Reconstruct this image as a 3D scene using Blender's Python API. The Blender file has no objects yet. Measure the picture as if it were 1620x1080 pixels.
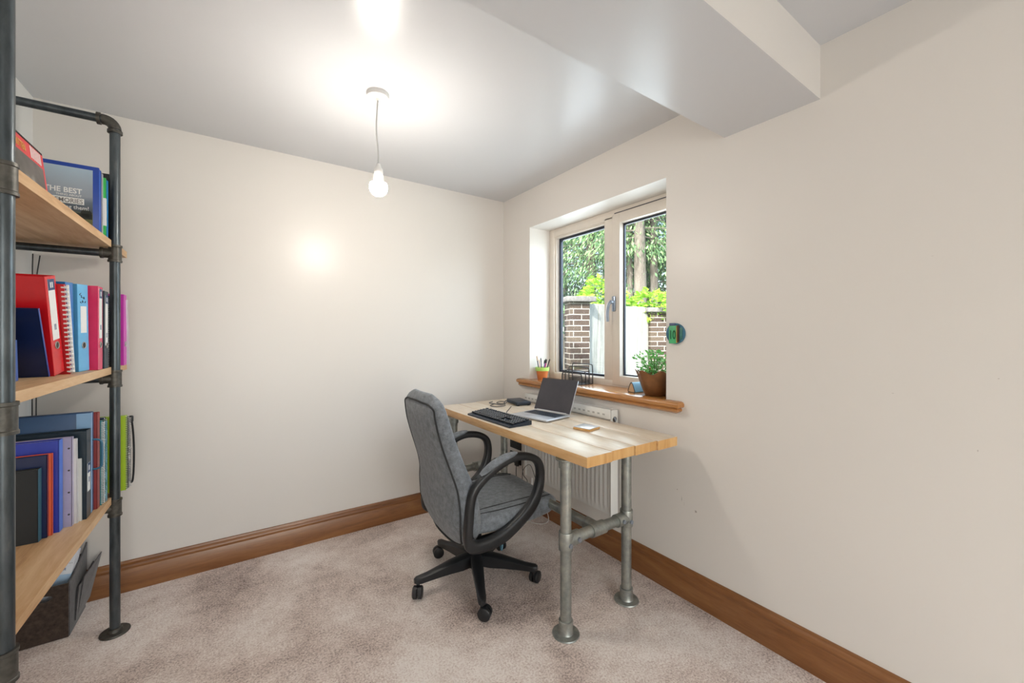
import bpy, bmesh, math, random
import numpy as np
from mathutils import Vector, Matrix
random.seed(7); np.random.seed(7)
S = bpy.context.scene
COL = S.collection
R = math.radians
PI = math.pi

# ------------------------------------------------------------------ camera
cam_d = bpy.data.cameras.new('camera'); cam = bpy.data.objects.new('camera', cam_d); COL.objects.link(cam)
cam.location = (0, 0, 1.297); cam.rotation_euler = (R(90), 0, R(-34.47))
cam_d.sensor_width = 36; cam_d.lens = 637.0 / 1620 * 36; cam_d.shift_y = -10.0 / 1620
cam_d.clip_start = 0.02; cam_d.clip_end = 200
S.camera = cam

# ------------------------------------------------------------------ view
S.view_settings.view_transform = 'Standard'; S.view_settings.look = 'None'
S.view_settings.gamma = 1; S.view_settings.use_curve_mapping = False
S.view_settings.exposure = 0.27

# ------------------------------------------------------------------ world sky
W = bpy.data.worlds.new('sky'); S.world = W; W.use_nodes = True
wn = W.node_tree; wn.nodes.clear()
wo = wn.nodes.new('ShaderNodeOutputWorld'); wb = wn.nodes.new('ShaderNodeBackground')
sky = wn.nodes.new('ShaderNodeTexSky'); sky.sky_type = 'NISHITA'; sky.sun_disc = False
sky.sun_elevation = R(42); sky.sun_rotation = R(250); sky.air_density = 1.2; sky.dust_density = 4.0; sky.ozone_density = 1.0
wb.inputs['Strength'].default_value = 0.60
wn.links.new(sky.outputs[0], wb.inputs['Color']); wn.links.new(wb.outputs[0], wo.inputs['Surface'])

def light(name, kind, loc, energy, color=(1, 1, 1), target=None, **kw):
    d = bpy.data.lights.new(name, kind); d.energy = energy; d.color = color
    for k, v in kw.items(): setattr(d, k, v)
    o = bpy.data.objects.new(name, d); COL.objects.link(o); o.location = loc
    if target is not None:
        o.rotation_euler = (Vector(target) - Vector(loc)).to_track_quat('-Z', 'Y').to_euler()
    return o
# afternoon sun from behind the house, over the garden
light('sun', 'SUN', (-6, -2, 9), 5.5, (1, .96, .88), target=(4, 4.5, .5), angle=R(1.5))
# sky portal in the side window
p = light('window_daylight', 'AREA', (2.2, 1.85, 1.55), 17, (.80, .90, 1.0), target=(0, 1.85, 1.2), shape='RECTANGLE', size=1.12, size_y=1.1)
# area light added as fill, outside the unseen door in the rear wall
light('rear_fill_light', 'AREA', (.20, -2.95, 1.10), 68, (1.0, .975, .95), target=(.55, 0, 1.2), shape='RECTANGLE', size=1.9, size_y=1.8)


# ------------------------------------------------------------------ materials
def newmat(name):
    m = bpy.data.materials.new(name); m.use_nodes = True
    nt = m.node_tree; b = nt.nodes['Principled BSDF']
    return m, nt, b
def L(nt, a, b): nt.links.new(a, b)
def N(nt, t, **kw):
    n = nt.nodes.new(t)
    for k, v in kw.items():
        if k.startswith('i_'):
            n.inputs[k[2:].replace('_', ' ')].default_value = v
        else: setattr(n, k, v)
    return n
def ramp(nt, fac, stops):
    r = nt.nodes.new('ShaderNodeValToRGB'); e = r.color_ramp.elements
    while len(e) < len(stops): e.new(0.5)
    for i, (p_, c_) in enumerate(stops):
        e[i].position = p_; e[i].color = (*c_, 1)
    L(nt, fac, r.inputs[0]); return r.outputs[0]
def coords(nt, scale=(1, 1, 1), rot=(0, 0, 0)):
    tc = nt.nodes.new('ShaderNodeTexCoord'); mp = nt.nodes.new('ShaderNodeMapping')
    mp.inputs['Scale'].default_value = scale; mp.inputs['Rotation'].default_value = rot
    L(nt, tc.outputs['Object'], mp.inputs['Vector']); return mp.outputs[0]
def noise(nt, vec, scale, detail=4, rough=.55, dist=0):
    n = N(nt, 'ShaderNodeTexNoise'); n.inputs['Scale'].default_value = scale; n.inputs['Detail'].default_value = detail
    n.inputs['Roughness'].default_value = rough; n.inputs['Distortion'].default_value = dist
    L(nt, vec, n.inputs['Vector']); return n.outputs['Fac']
def bump(nt, b, h, strength=.2, dist=.01):
    n = N(nt, 'ShaderNodeBump'); n.inputs['Strength'].default_value = strength; n.inputs['Distance'].default_value = dist
    L(nt, h, n.inputs['Height']); L(nt, n.outputs[0], b.inputs['Normal'])
def plain(name, col, rough=.5, metal=0, spec=.5, var=.06, vscale=20, bmp=0, bscale=200, coat=0):
    m, nt, b = newmat(name)
    v = coords(nt); f = noise(nt, v, vscale, 3)
    c0 = tuple(max(0, x * (1 - var)) for x in col); c1 = tuple(min(1, x * (1 + var)) for x in col)
    L(nt, ramp(nt, f, [(.3, c0), (.7, c1)]), b.inputs['Base Color'])
    b.inputs['Roughness'].default_value = rough; b.inputs['Metallic'].default_value = metal
    b.inputs['Specular IOR Level'].default_value = spec; b.inputs['Coat Weight'].default_value = coat
    if bmp: bump(nt, b, noise(nt, v, bscale, 3), bmp, .002)
    return m
def wood(name, cols, axis='y', scale=1.0, rough=.45, coat=0, ring=9, knots=True):
    m, nt, b = newmat(name)
    s = {'x': (.12, 1, 1), 'y': (1, .12, 1), 'z': (1, 1, .12)}[axis]
    v = coords(nt, tuple(q * scale for q in s))
    n1 = noise(nt, v, ring, 5, .6, 1.2)
    n2 = noise(nt, v, ring * 9, 3, .6, .4)
    mx = N(nt, 'ShaderNodeMath', operation='MULTIPLY_ADD'); L(nt, n2, mx.inputs[0]); mx.inputs[1].default_value = .35; L(nt, n1, mx.inputs[2])
    c = ramp(nt, mx.outputs[0], [(.35, cols[0]), (.62, cols[1]), (.9, cols[2])])
    if knots:
        vk = coords(nt, tuple(q * scale for q in {'x': (.45, 1, 1), 'y': (1, .45, 1), 'z': (1, 1, .45)}[axis]))
        vo = N(nt, 'ShaderNodeTexVoronoi'); vo.inputs['Scale'].default_value = 4.2; L(nt, vk, vo.inputs['Vector'])
        kr = ramp(nt, vo.outputs['Distance'], [(.03, (0, 0, 0)), (.09, (1, 1, 1))])
        mm = N(nt, 'ShaderNodeMix', data_type='RGBA'); L(nt, kr, mm.inputs[0])
        mm.inputs[6].default_value = (*[q * .45 for q in cols[0]], 1); L(nt, c, mm.inputs[7]); c = mm.outputs[2]
    L(nt, c, b.inputs['Base Color'])
    b.inputs['Roughness'].default_value = rough; b.inputs['Coat Weight'].default_value = coat; b.inputs['Coat Roughness'].default_value = .2
    bump(nt, b, mx.outputs[0], .12, .003)
    return m
def emis(name, col, st):
    m, nt, b = newmat(name); b.inputs['Base Color'].default_value = (*col, 1)
    b.inputs['Emission Color'].default_value = (*col, 1); b.inputs['Emission Strength'].default_value = st
    return m

XR_ = 1.837
SCUFFS = [(1.103, .443, .014, .012), (1.178, .478, .0025, .030), (1.165, .455, .002, .022), (1.203, .52, .005, .008), (.205, .95, .003, .010), (.395, 1.10, .008, .002), (.165, 1.17, .004, .002), (.30, 1.55, .012, .003), (.60, .36, .004, .004)]
def paint(name, col, rough, marks=False):
    m, nt, b = newmat(name)
    v = coords(nt); f = noise(nt, v, 1.3, 2, .4)
    c0 = tuple(q * .985 for q in col); c1 = tuple(min(1, q * 1.012) for q in col)
    c = ramp(nt, f, [(.3, c0), (.7, c1)])
    if marks:   # a few small scuffs where things have rubbed the wall
        tc_ = N(nt, 'ShaderNodeTexCoord'); wob_ = N(nt, 'ShaderNodeTexNoise'); wob_.inputs['Scale'].default_value = 90; L(nt, tc_.outputs['Object'], wob_.inputs['Vector'])
        acc = None
        for (sy, sz, ry, rz_) in SCUFFS:
            sub = N(nt, 'ShaderNodeVectorMath', operation='SUBTRACT'); L(nt, tc_.outputs['Object'], sub.inputs[0]); sub.inputs[1].default_value = (XR_, sy, sz)
            mu = N(nt, 'ShaderNodeVectorMath', operation='MULTIPLY'); L(nt, sub.outputs[0], mu.inputs[0]); mu.inputs[1].default_value = (0, 1 / ry, 1 / rz_)
            ln = N(nt, 'ShaderNodeVectorMath', operation='LENGTH'); L(nt, mu.outputs[0], ln.inputs[0])
            ad = N(nt, 'ShaderNodeMath', operation='ADD'); L(nt, ln.outputs['Value'], ad.inputs[0]); L(nt, wob_.outputs['Fac'], ad.inputs[1])
            if acc is None: acc = ad.outputs[0]
            else:
                mi = N(nt, 'ShaderNodeMath', operation='MINIMUM'); L(nt, acc, mi.inputs[0]); L(nt, ad.outputs[0], mi.inputs[1]); acc = mi.outputs[0]
        k = ramp(nt, acc, [(.55, (.42, .38, .35)), (1.0, (1, 1, 1))])
        mm = N(nt, 'ShaderNodeMix', data_type='RGBA', blend_type='MULTIPLY'); mm.inputs[0].default_value = .9
        L(nt, c, mm.inputs[6]); L(nt, k, mm.inputs[7]); c = mm.outputs[2]
    L(nt, c, b.inputs['Base Color'])
    b.inputs['Roughness'].default_value = rough
    bump(nt, b, noise(nt, v, 150, 3), .05, .002)
    return m
M = {}
M['wall'] = paint('cream satin wall paint', (.715, .684, .645), .34)
M['wallm'] = paint('cream satin wall paint with scuffs', (.765, .728, .683), .36, True)
M['wallw'] = paint('pale cool wall paint', (.74, .735, .72), .4)
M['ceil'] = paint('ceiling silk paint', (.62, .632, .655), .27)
M['white'] = plain('white plastic', (.82, .81, .79), .35, var=.01)
M['frame'] = plain('cream window frame', (.76, .69, .61), .35, var=.02)
M['gasket'] = plain('dark window spacer', (.012, .018, .035), .4, var=.1)
M['chrome'] = plain('brushed metal handle', (.35, .40, .48), .3, metal=.8)
M['oak'] = wood('varnished oak', ((.115, .040, .011), (.215, .082, .024), (.30, .13, .042)), 'y', 1.4, .34, .2)
M['oakx'] = wood('varnished oak skirting', ((.115, .040, .011), (.215, .082, .024), (.30, .13, .042)), 'x', 1.4, .34, .2)
M['sill'] = wood('varnished sill oak', ((.22, .08, .02), (.40, .165, .045), (.52, .25, .08)), 'y', 1.6, .24, .4, knots=False)
M['pine'] = wood('pine with painted sheen', ((.50, .37, .24), (.66, .54, .40), (.76, .66, .53)), 'y', 1.5, .33)  # desk top faces: window reflection is mixed into this paler colour
M['pineedge'] = wood('amber planed pine edge', ((.40, .20, .07), (.60, .35, .15), (.70, .46, .23)), 'y', 1.5, .42)
M['pineend'] = wood('pine end grain', ((.42, .20, .06), (.62, .34, .12), (.72, .45, .19)), 'z', 1.5, .5, knots=False)
M['shelfwood'] = wood('reclaimed board', ((.27, .13, .055), (.56, .34, .17), (.74, .54, .33)), 'y', 1.3, .5, ring=6)
M['galv'] = None
m, nt, b = newmat('galvanised steel'); v = coords(nt)
f = noise(nt, v, 22, 5, .65); L(nt, ramp(nt, f, [(.3, (.22, .24, .23)), (.6, (.38, .39, .36)), (.8, (.52, .51, .45))]), b.inputs['Base Color'])
b.inputs['Metallic'].default_value = .75; b.inputs['Roughness'].default_value = .42; bump(nt, b, noise(nt, v, 120, 3), .15, .002); M['galv'] = m
m, nt, b = newmat('dark steel pipe'); v = coords(nt, (1, 1, .25))
f = noise(nt, v, 30, 5, .65); L(nt, ramp(nt, f, [(.3, (.045, .055, .062)), (.65, (.10, .115, .125)), (.85, (.20, .20, .19))]), b.inputs['Base Color'])  # blue tint paints the window's cool reflection into the steel
b.inputs['Metallic'].default_value = .7; b.inputs['Roughness'].default_value = .33; bump(nt, b, noise(nt, v, 90, 3), .1, .002); M['steel'] = m
M['bracket'] = plain('cast iron fitting', (.085, .08, .07), .45, metal=.6, var=.3, vscale=60, bmp=.2, bscale=150)
def fabric(name, col, sc=420):
    m, nt, b = newmat(name); v = coords(nt)
    f = noise(nt, v, 38, 6, .7); g = noise(nt, v, sc, 2)
    mx = N(nt, 'ShaderNodeMath', operation='MULTIPLY_ADD'); L(nt, g, mx.inputs[0]); mx.inputs[1].default_value = .6; L(nt, f, mx.inputs[2])
    L(nt, ramp(nt, mx.outputs[0], [(.5, tuple(q * .50 for q in col)), (1.0, tuple(min(1, q * 1.5) for q in col))]), b.inputs['Base Color'])
    b.inputs['Roughness'].default_value = .95; b.inputs['Sheen Weight'].default_value = .25; b.inputs['Specular IOR Level'].default_value = .15
    bump(nt, b, mx.outputs[0], .35, .003); return m
M['fabric'] = fabric('grey woven upholstery', (.165, .180, .198))
M['felt'] = fabric('grey felt', (.075, .07, .072), 300)
M['felttop'] = fabric('brown black marbled felt', (.052, .036, .028), 90)
M['piping'] = plain('dark seam', (.03, .032, .034), .8)
M['black'] = plain('black plastic', (.014, .015, .017), .38, var=.15)
M['blackm'] = plain('matt black plastic', (.02, .021, .023), .6, var=.15)
M['dkblue'] = plain('blue black plastic', (.012, .022, .038), .4, var=.2)
M['key'] = plain('keycap black', (.016, .018, .022), .5, var=.1)
M['legend'] = plain('keycap lettering', (.55, .58, .6), .5)
M['silver'] = plain('silver laptop case', (.55, .57, .60), .35, metal=.6, var=.03)
m, nt, b = newmat('dark laptop screen'); v = coords(nt); f = noise(nt, v, 9, 4)
L(nt, ramp(nt, f, [(.3, (.030, .029, .040)), (.7, (.050, .046, .055))]), b.inputs['Base Color']); b.inputs['Roughness'].default_value = .35; M['screen'] = m
M['radiator'] = plain('white radiator enamel', (.78, .77, .74), .3, var=.01)
M['radhole'] = plain('dark opening', (.05, .045, .04), .7)
M['terracotta'] = plain('terracotta', (.62, .19, .05), .6, var=.12)
M['lime'] = plain('lime green glaze', (.46, .72, .16), .4)
M['bronze'] = plain('bronze glazed pot', (.20, .085, .030), .28, metal=.25, var=.35, vscale=14)
M['soil'] = plain('soil', (.03, .02, .014), .95, bmp=.5)
M['skyblue'] = plain('pale blue leatherette', (.20, .42, .55), .5)
M['tan'] = plain('tan card', (.58, .38, .22), .7)
def carpetm():
    m, nt, b = newmat('mauve brown cut pile carpet'); v = coords(nt)
    big = noise(nt, v, 2.2, 3, .5, .6); mid = noise(nt, v, 16, 4, .65); fine = noise(nt, v, 120, 3, .85)
    a = N(nt, 'ShaderNodeMath', operation='MULTIPLY_ADD'); L(nt, mid, a.inputs[0]); a.inputs[1].default_value = .45; L(nt, big, a.inputs[2])
    a2 = N(nt, 'ShaderNodeMath', operation='MULTIPLY_ADD'); L(nt, fine, a2.inputs[0]); a2.inputs[1].default_value = 1.5; L(nt, a.outputs[0], a2.inputs[2])
    a3 = N(nt, 'ShaderNodeMath', operation='MULTIPLY'); L(nt, a2.outputs[0], a3.inputs[0]); a3.inputs[1].default_value = .445
    L(nt, ramp(nt, a3.outputs[0], [(.48, (.20, .14, .12)), (.62, (.72, .59, .525)), (.76, (1.0, .92, .86))]), b.inputs['Base Color'])
    b.inputs['Roughness'].default_value = 1; b.inputs['Specular IOR Level'].default_value = .05; b.inputs['Sheen Weight'].default_value = .2
    bump(nt, b, a2.outputs[0], .6, .008); return m
M['carpet'] = carpetm()
def glassm():
    m, nt, b = newmat('window glass'); nt.nodes.remove(b); out = nt.nodes['Material Output']
    t = N(nt, 'ShaderNodeBsdfTransparent'); g = N(nt, 'ShaderNodeBsdfGlossy'); g.inputs['Roughness'].default_value = .01
    t.inputs[0].default_value = (.97, .985, .98, 1)
    fr = N(nt, 'ShaderNodeLayerWeight'); fr.inputs[0].default_value = .5
    pw = N(nt, 'ShaderNodeMath', operation='POWER'); L(nt, fr.outputs['Facing'], pw.inputs[0]); pw.inputs[1].default_value = 5
    sc = N(nt, 'ShaderNodeMath', operation='MULTIPLY_ADD'); L(nt, pw.outputs[0], sc.inputs[0]); sc.inputs[1].default_value = .7; sc.inputs[2].default_value = .035
    mx = N(nt, 'ShaderNodeMixShader'); L(nt, sc.outputs[0], mx.inputs[0]); L(nt, t.outputs[0], mx.inputs[1]); L(nt, g.outputs[0], mx.inputs[2])
    L(nt, mx.outputs[0], out.inputs['Surface']); return m
M['glass'] = glassm()
def brickm():
    m, nt, b = newmat('brown brickwork'); tc = N(nt, 'ShaderNodeTexCoord'); sp = N(nt, 'ShaderNodeSeparateXYZ'); L(nt, tc.outputs['Object'], sp.inputs[0])
    ad = N(nt, 'ShaderNodeMath', operation='ADD'); L(nt, sp.outputs[0], ad.inputs[0]); L(nt, sp.outputs[1], ad.inputs[1])
    cb = N(nt, 'ShaderNodeCombineXYZ'); L(nt, ad.outputs[0], cb.inputs[0]); L(nt, sp.outputs[2], cb.inputs[1])
    br = N(nt, 'ShaderNodeTexBrick'); L(nt, cb.outputs[0], br.inputs['Vector'])
    br.inputs['Scale'].default_value = 1; br.inputs['Brick Width'].default_value = .225; br.inputs['Row Height'].default_value = .075
    br.inputs['Mortar Size'].default_value = .006; br.inputs['Mortar Smooth'].default_value = .1
    br.inputs['Color1'].default_value = (.06, .040, .034, 1); br.inputs['Color2'].default_value = (.13, .10, .075, 1); br.inputs['Mortar'].default_value = (.46, .44, .40, 1)
    f = noise(nt, tc.outputs['Object'], 60, 4, .7)
    mm = N(nt, 'ShaderNodeMix', data_type='RGBA', blend_type='OVERLAY'); mm.inputs[0].default_value = .8; L(nt, br.outputs['Color'], mm.inputs[6]); L(nt, f, mm.inputs[7])
    L(nt, mm.outputs[2], b.inputs['Base Color']); b.inputs['Roughness'].default_value = .9; bump(nt, b, f, .5, .01); return m
M['brick'] = brickm()
M['stone'] = plain('grey coping stone', (.20, .20, .20), .9, var=.25, vscale=30, bmp=.4)
M['fence'] = wood('weathered pale fence boards', ((.22, .22, .20), (.46, .46, .43), (.60, .60, .56)), 'z', 1.0, .9, knots=False)
M['bark'] = wood('grey conifer bark', ((.06, .055, .05), (.16, .145, .13), (.26, .24, .22)), 'z', 1.6, .95, knots=False)
M['ground'] = plain('lawn', (.06, .11, .03), .95, var=.4, vscale=8)
def leafm(name, c0, c1, c2, tr=.3, cl=.9):
    m, nt, b = newmat(name); g = N(nt, 'ShaderNodeNewGeometry')
    n_ = noise(nt, coords(nt), cl, 3, .6)
    k = N(nt, 'ShaderNodeMath', operation='MULTIPLY_ADD'); L(nt, n_, k.inputs[0]); k.inputs[1].default_value = 2.2; k.inputs[2].default_value = -.95
    k2 = N(nt, 'ShaderNodeMath', operation='MULTIPLY_ADD'); L(nt, g.outputs['Random Per Island'], k2.inputs[0]); k2.inputs[1].default_value = .6; L(nt, k.outputs[0], k2.inputs[2])
    L(nt, ramp(nt, k2.outputs[0], [(0, c0), (.45, c1), (.9, c2)]), b.inputs['Base Color'])
    b.inputs['Roughness'].default_value = .5
    out = nt.nodes['Material Output']; t = N(nt, 'ShaderNodeBsdfTranslucent'); mx = N(nt, 'ShaderNodeMixShader'); mx.inputs[0].default_value = tr
    L(nt, ramp(nt, k2.outputs[0], [(0, c0), (.6, c1), (1, c2)]), t.inputs[0])
    L(nt, b.outputs[0], mx.inputs[1]); L(nt, t.outputs[0], mx.inputs[2]); L(nt, mx.outputs[0], out.inputs['Surface']); return m
M['conifer'] = leafm('pale conifer sprays', (.025, .085, .045), (.16, .33, .14), (.50, .68, .36))
M['conifer2'] = leafm('deep green conifer sprays', (.012, .05, .032), (.05, .15, .09), (.20, .38, .20))
M['vine'] = leafm('yellow green climber leaves', (.18, .42, .03), (.38, .66, .07), (.62, .78, .12), .35)
M['herb'] = leafm('fresh green leaves', (.08, .30, .06), (.18, .48, .12), (.34, .62, .22), .3)

# ------------------------------------------------------------------ mesh helpers
class MB:
    def __init__(s): s.bm = bmesh.new()
    def _mi(s, faces, mi):
        for f in faces: f.material_index = mi
    def box(s, c, d, rot=None, bev=0, seg=2, mi=0):
        bm = bmesh.new(); bmesh.ops.create_cube(bm, size=1)
        bmesh.ops.scale(bm, vec=Vector(d), verts=bm.verts)
        if bev: bmesh.ops.bevel(bm, geom=bm.edges[:], offset=min(bev, min(d) * .49), segments=seg, affect='EDGES', profile=.5)
        mt = Matrix.Translation(Vector(c)) @ (rot.to_4x4() if rot is not None else Matrix.Identity(4))
        s._merge(bm, mt, mi); return s
    def bx(s, lo, hi, bev=0, seg=2, mi=0):
        return s.box([(a + b_) / 2 for a, b_ in zip(lo, hi)], [abs(b_ - a) for a, b_ in zip(lo, hi)], None, bev, seg, mi)
    def _merge(s, bm, mt, mi):
        bmesh.ops.transform(bm, matrix=mt, verts=bm.verts)
        mp = {}
        for v in bm.verts: mp[v] = s.bm.verts.new(v.co)
        for f in bm.faces:
            try:
                nf = s.bm.faces.new([mp[v] for v in f.verts]); nf.material_index = mi; nf.smooth = True
            except ValueError: pass
        bm.free()
    def grid(s, rows, closed_u=False, closed_v=False, cap=False, mi=0):
        """rows: list of rings (lists of points)"""
        V = [[s.bm.verts.new(p_) for p_ in r] for r in rows]
        n = len(V); m_ = len(V[0])
        for i in range(n if closed_u else n - 1):
            for j in range(m_ if closed_v else m_ - 1):
                a, b_, c, d = V[i][j], V[i][(j + 1) % m_], V[(i + 1) % n][(j + 1) % m_], V[(i + 1) % n][j]
                try: f = s.bm.faces.new([a, b_, c, d]); f.material_index = mi; f.smooth = True
                except ValueError: pass
        if cap and not closed_u:
            for r in (V[0], V[-1]):
                try: f = s.bm.faces.new(r); f.material_index = mi
                except ValueError: pass
        return s
    def sweep(s, path, prof, closed=False, cap=True, up=None, mi=0, scale=None):
        P = [Vector(p_) for p_ in path]; n = len(P)
        T = []
        for i in range(n):
            if closed: t = P[(i + 1) % n] - P[i - 1]
            else: t = P[min(i + 1, n - 1)] - P[max(i - 1, 0)]
            T.append(t.normalized())
        if up is None:
            up = Vector((0, 0, 1)) if abs(T[0].z) < .9 else Vector((1, 0, 0))
            fixed = False
        else: up = Vector(up); fixed = True
        rows = []; u = (up - T[0] * up.dot(T[0])).normalized()
        for i in range(n):
            if fixed: u = (up - T[i] * up.dot(T[i])).normalized()
            else: u = (u - T[i] * u.dot(T[i])).normalized()
            w = T[i].cross(u)
            k = scale[i] if scale else 1
            rows.append([P[i] + (w * a + u * b_) * k for a, b_ in prof])
        return s.grid(rows, closed_u=closed, closed_v=True, cap=cap, mi=mi)
    def tube(s, path, r, seg=12, closed=False, mi=0, scale=None):
        return s.sweep(path, [(r * math.cos(2 * PI * k / seg), r * math.sin(2 * PI * k / seg)) for k in range(seg)], closed, True, None, mi, scale)
    def cyl(s, a, b_, r, seg=20, mi=0, r2=None):
        return s.tube([a, b_], r, seg, mi=mi, scale=[1, (r2 / r) if r2 is not None else 1])
    def lathe(s, prof, c=(0, 0, 0), seg=24, mi=0, axis='z', wob=None):
        rows = []
        for r, z in prof:
            ring = []
            for k in range(seg):
                a = 2 * PI * k / seg
                rr = r * (1 + (wob(a, z) if wob else 0))
                x, y, zz = rr * math.cos(a), rr * math.sin(a), z
                if axis == 'x': x, y, zz = zz, x, y
                if axis == 'y': x, y, zz = y, zz, x
                ring.append((c[0] + x, c[1] + y, c[2] + zz))
            rows.append(ring)
        return s.grid(rows, closed_v=True, cap=True, mi=mi)
    def prism(s, poly, a0, a1, axis='x', mi=0, smooth=False):
        """extrude 2-D polygon along axis; poly coords are the other two axes in order"""
        def P(p_, t):
            if axis == 'x': return (t, p_[0], p_[1])
            if axis == 'y': return (p_[0], t, p_[1])
            return (p_[0], p_[1], t)
        A = [s.bm.verts.new(P(p_, a0)) for p_ in poly]; B = [s.bm.verts.new(P(p_, a1)) for p_ in poly]
        n = len(poly)
        for i in range(n):
            f = s.bm.faces.new([A[i], A[(i + 1) % n], B[(i + 1) % n], B[i]]); f.material_index = mi; f.smooth = smooth
        for r in (A, B):
            f = s.bm.faces.new(r); f.material_index = mi
        return s
    def build(s, name, mat, parent=None, world=False, angle=35, loc=None, origin=None):
        bmesh.ops.recalc_face_normals(s.bm, faces=s.bm.faces)
        me = bpy.data.meshes.new(name); s.bm.to_mesh(me); s.bm.free()
        return link_mesh(name, me, mat, parent, world, angle, loc, origin)
def build_each(b, name, mat, parent=None, world=False, angle=35):
    """one object per loose piece"""
    bm = b.bm; bm.verts.ensure_lookup_table(); seen = set(); out = []
    for v in list(bm.verts):
        if v in seen: continue
        st = [v]; isl = {v}
        while st:
            q = st.pop()
            for e in q.link_edges:
                w = e.other_vert(q)
                if w not in isl: isl.add(w); st.append(w)
        seen |= isl; nb = MB(); mp = {q: nb.bm.verts.new(q.co) for q in isl}
        for f in {f for q in isl for f in q.link_faces}:
            nf = nb.bm.faces.new([mp[q] for q in f.verts]); nf.smooth = f.smooth; nf.material_index = f.material_index
        out.append(nb.build(name, mat, parent, world, angle))
    bm.free(); return out
def absloc(o):
    v = Vector((0, 0, 0))
    while o is not None: v += o.location; o = o.parent
    return v
def link_mesh(name, me, mat, parent=None, world=False, angle=35, loc=None, origin=None):
    mats = mat if isinstance(mat, (list, tuple)) else [mat]
    for m_ in mats: me.materials.append(m_)
    o = bpy.data.objects.new(name, me); COL.objects.link(o)
    if parent is not None:
        o.parent = parent
        if world: me.transform(Matrix.Translation(-absloc(parent)))
    if origin is not None:      # top-level mesh given in world coordinates, origin moved to its base
        me.transform(Matrix.Translation(-Vector(origin))); o.location = origin
    if loc is not None: o.location = loc
    if angle is None and len(me.polygons): me.polygons.foreach_set('use_smooth', [False] * len(me.polygons))
    if angle is not None and len(me.polygons):
        try: me.set_sharp_from_angle(angle=R(angle))
        except Exception: pass
    return o
def thing(name, label, cat, loc=(0, 0, 0), rz=0, group=None, rot=None):
    o = bpy.data.objects.new(name, None); COL.objects.link(o); o.location = loc
    o.rotation_euler = rot if rot else (0, 0, rz); o.empty_display_size = .05
    o['label'] = label; o['category'] = cat
    if group: o['group'] = group
    return o
def tag(o, label, cat, group=None, kind=None):
    if label: o['label'] = label
    if cat: o['category'] = cat
    if group: o['group'] = group
    if kind: o['kind'] = kind
    return o
def struct(o): o['kind'] = 'structure'; return o
def catmull(pts, n=6, closed=False):
    P = [Vector(p_) for p_ in pts]; out = []; m_ = len(P)
    for i in range(m_ if closed else m_ - 1):
        p0 = P[(i - 1) % m_] if (closed or i > 0) else P[0]
        p1, p2 = P[i], P[(i + 1) % m_]
        p3 = P[(i + 2) % m_] if (closed or i + 2 < m_) else P[-1]
        for k in range(n):
            t = k / n
            out.append(.5 * ((2 * p1) + (-p0 + p2) * t + (2 * p0 - 5 * p1 + 4 * p2 - p3) * t * t + (-p0 + 3 * p1 - 3 * p2 + p3) * t ** 3))
    if not closed: out.append(P[-1])
    return out
def text(name, s_, size, org, xd, yd, mat, parent=None, world=False, align='LEFT', depth=.0004, bold=0, sx=1):
    cu = bpy.data.curves.new(name, 'FONT'); cu.body = s_; cu.size = size; cu.align_x = align; cu.extrude = depth; cu.offset = bold
    cu.resolution_u = 3
    t = bpy.data.objects.new(name, cu); COL.objects.link(t)
    dg = bpy.context.evaluated_depsgraph_get(); me = bpy.data.meshes.new_from_object(t.evaluated_get(dg))
    bpy.data.objects.remove(t); bpy.data.curves.remove(cu)
    xd = Vector(xd).normalized(); yd = Vector(yd).normalized(); z = xd.cross(yd)
    mt = Matrix((( xd.x * sx, yd.x, z.x, org[0]), (xd.y * sx, yd.y, z.y, org[1]), (xd.z * sx, yd.z, z.z, org[2]), (0, 0, 0, 1)))
    me.transform(mt); me.materials.clear()
    return link_mesh(name, me, mat, parent, world, None)
def rrect(w, h, r, seg=4):
    out = []
    for cx, cy, a0 in ((w / 2 - r, h / 2 - r, 0), (-w / 2 + r, h / 2 - r, 90), (-w / 2 + r, -h / 2 + r, 180), (w / 2 - r, -h / 2 + r, 270)):
        for k in range(seg + 1):
            a = R(a0 + 90 * k / seg); out.append((cx + r * math.cos(a), cy + r * math.sin(a)))
    return out

# ------------------------------------------------------------------ the room
XL, XR, YB, YF, ZC = -.775, 1.837, 2.797, -2.6, 2.4
struct(MB().bx((XL - .2, YF - .3, -.12), (XR + .3, YB + .2, 0)).build('floor', M['carpet'], angle=None))
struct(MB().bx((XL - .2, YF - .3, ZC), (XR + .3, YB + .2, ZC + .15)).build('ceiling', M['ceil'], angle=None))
struct(MB().bx((XL - .2, YB, 0), (XR + .3, YB + .2, ZC)).build('wall_back', M['wall'], angle=None))
struct(MB().bx((XL - .2, YF, 0), (XL, YB, ZC)).build('wall_left', M['wallw'], angle=None))
w0, w1, z0, z1 = 1.266, 2.439, .93, 2.112
b = MB(); b.bx((XR, YF, 0), (XR + .3, w0, ZC)); b.bx((XR, w1, 0), (XR + .3, YB, ZC)); b.bx((XR, w0, 0), (XR + .3, w1, z0)); b.bx((XR, w0, z1), (XR + .3, w1, ZC))
struct(b.build('wall_right', M['wallm'], angle=None))
d0, d1, dz = -.45, 1.55, 2.1
b = MB(); b.bx((XL, YF - .2, 0), (d0, YF, ZC)); b.bx((d1, YF - .2, 0), (XR, YF, ZC)); b.bx((d0, YF - .2, dz), (d1, YF, ZC))
struct(b.build('wall_front', M['wall'], angle=None))
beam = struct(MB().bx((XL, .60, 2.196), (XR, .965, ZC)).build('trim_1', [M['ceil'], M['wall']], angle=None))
for pl in beam.data.polygons: pl.material_index = 0 if abs(pl.normal.z) > .5 else 1     # sides in the wall colour
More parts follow.
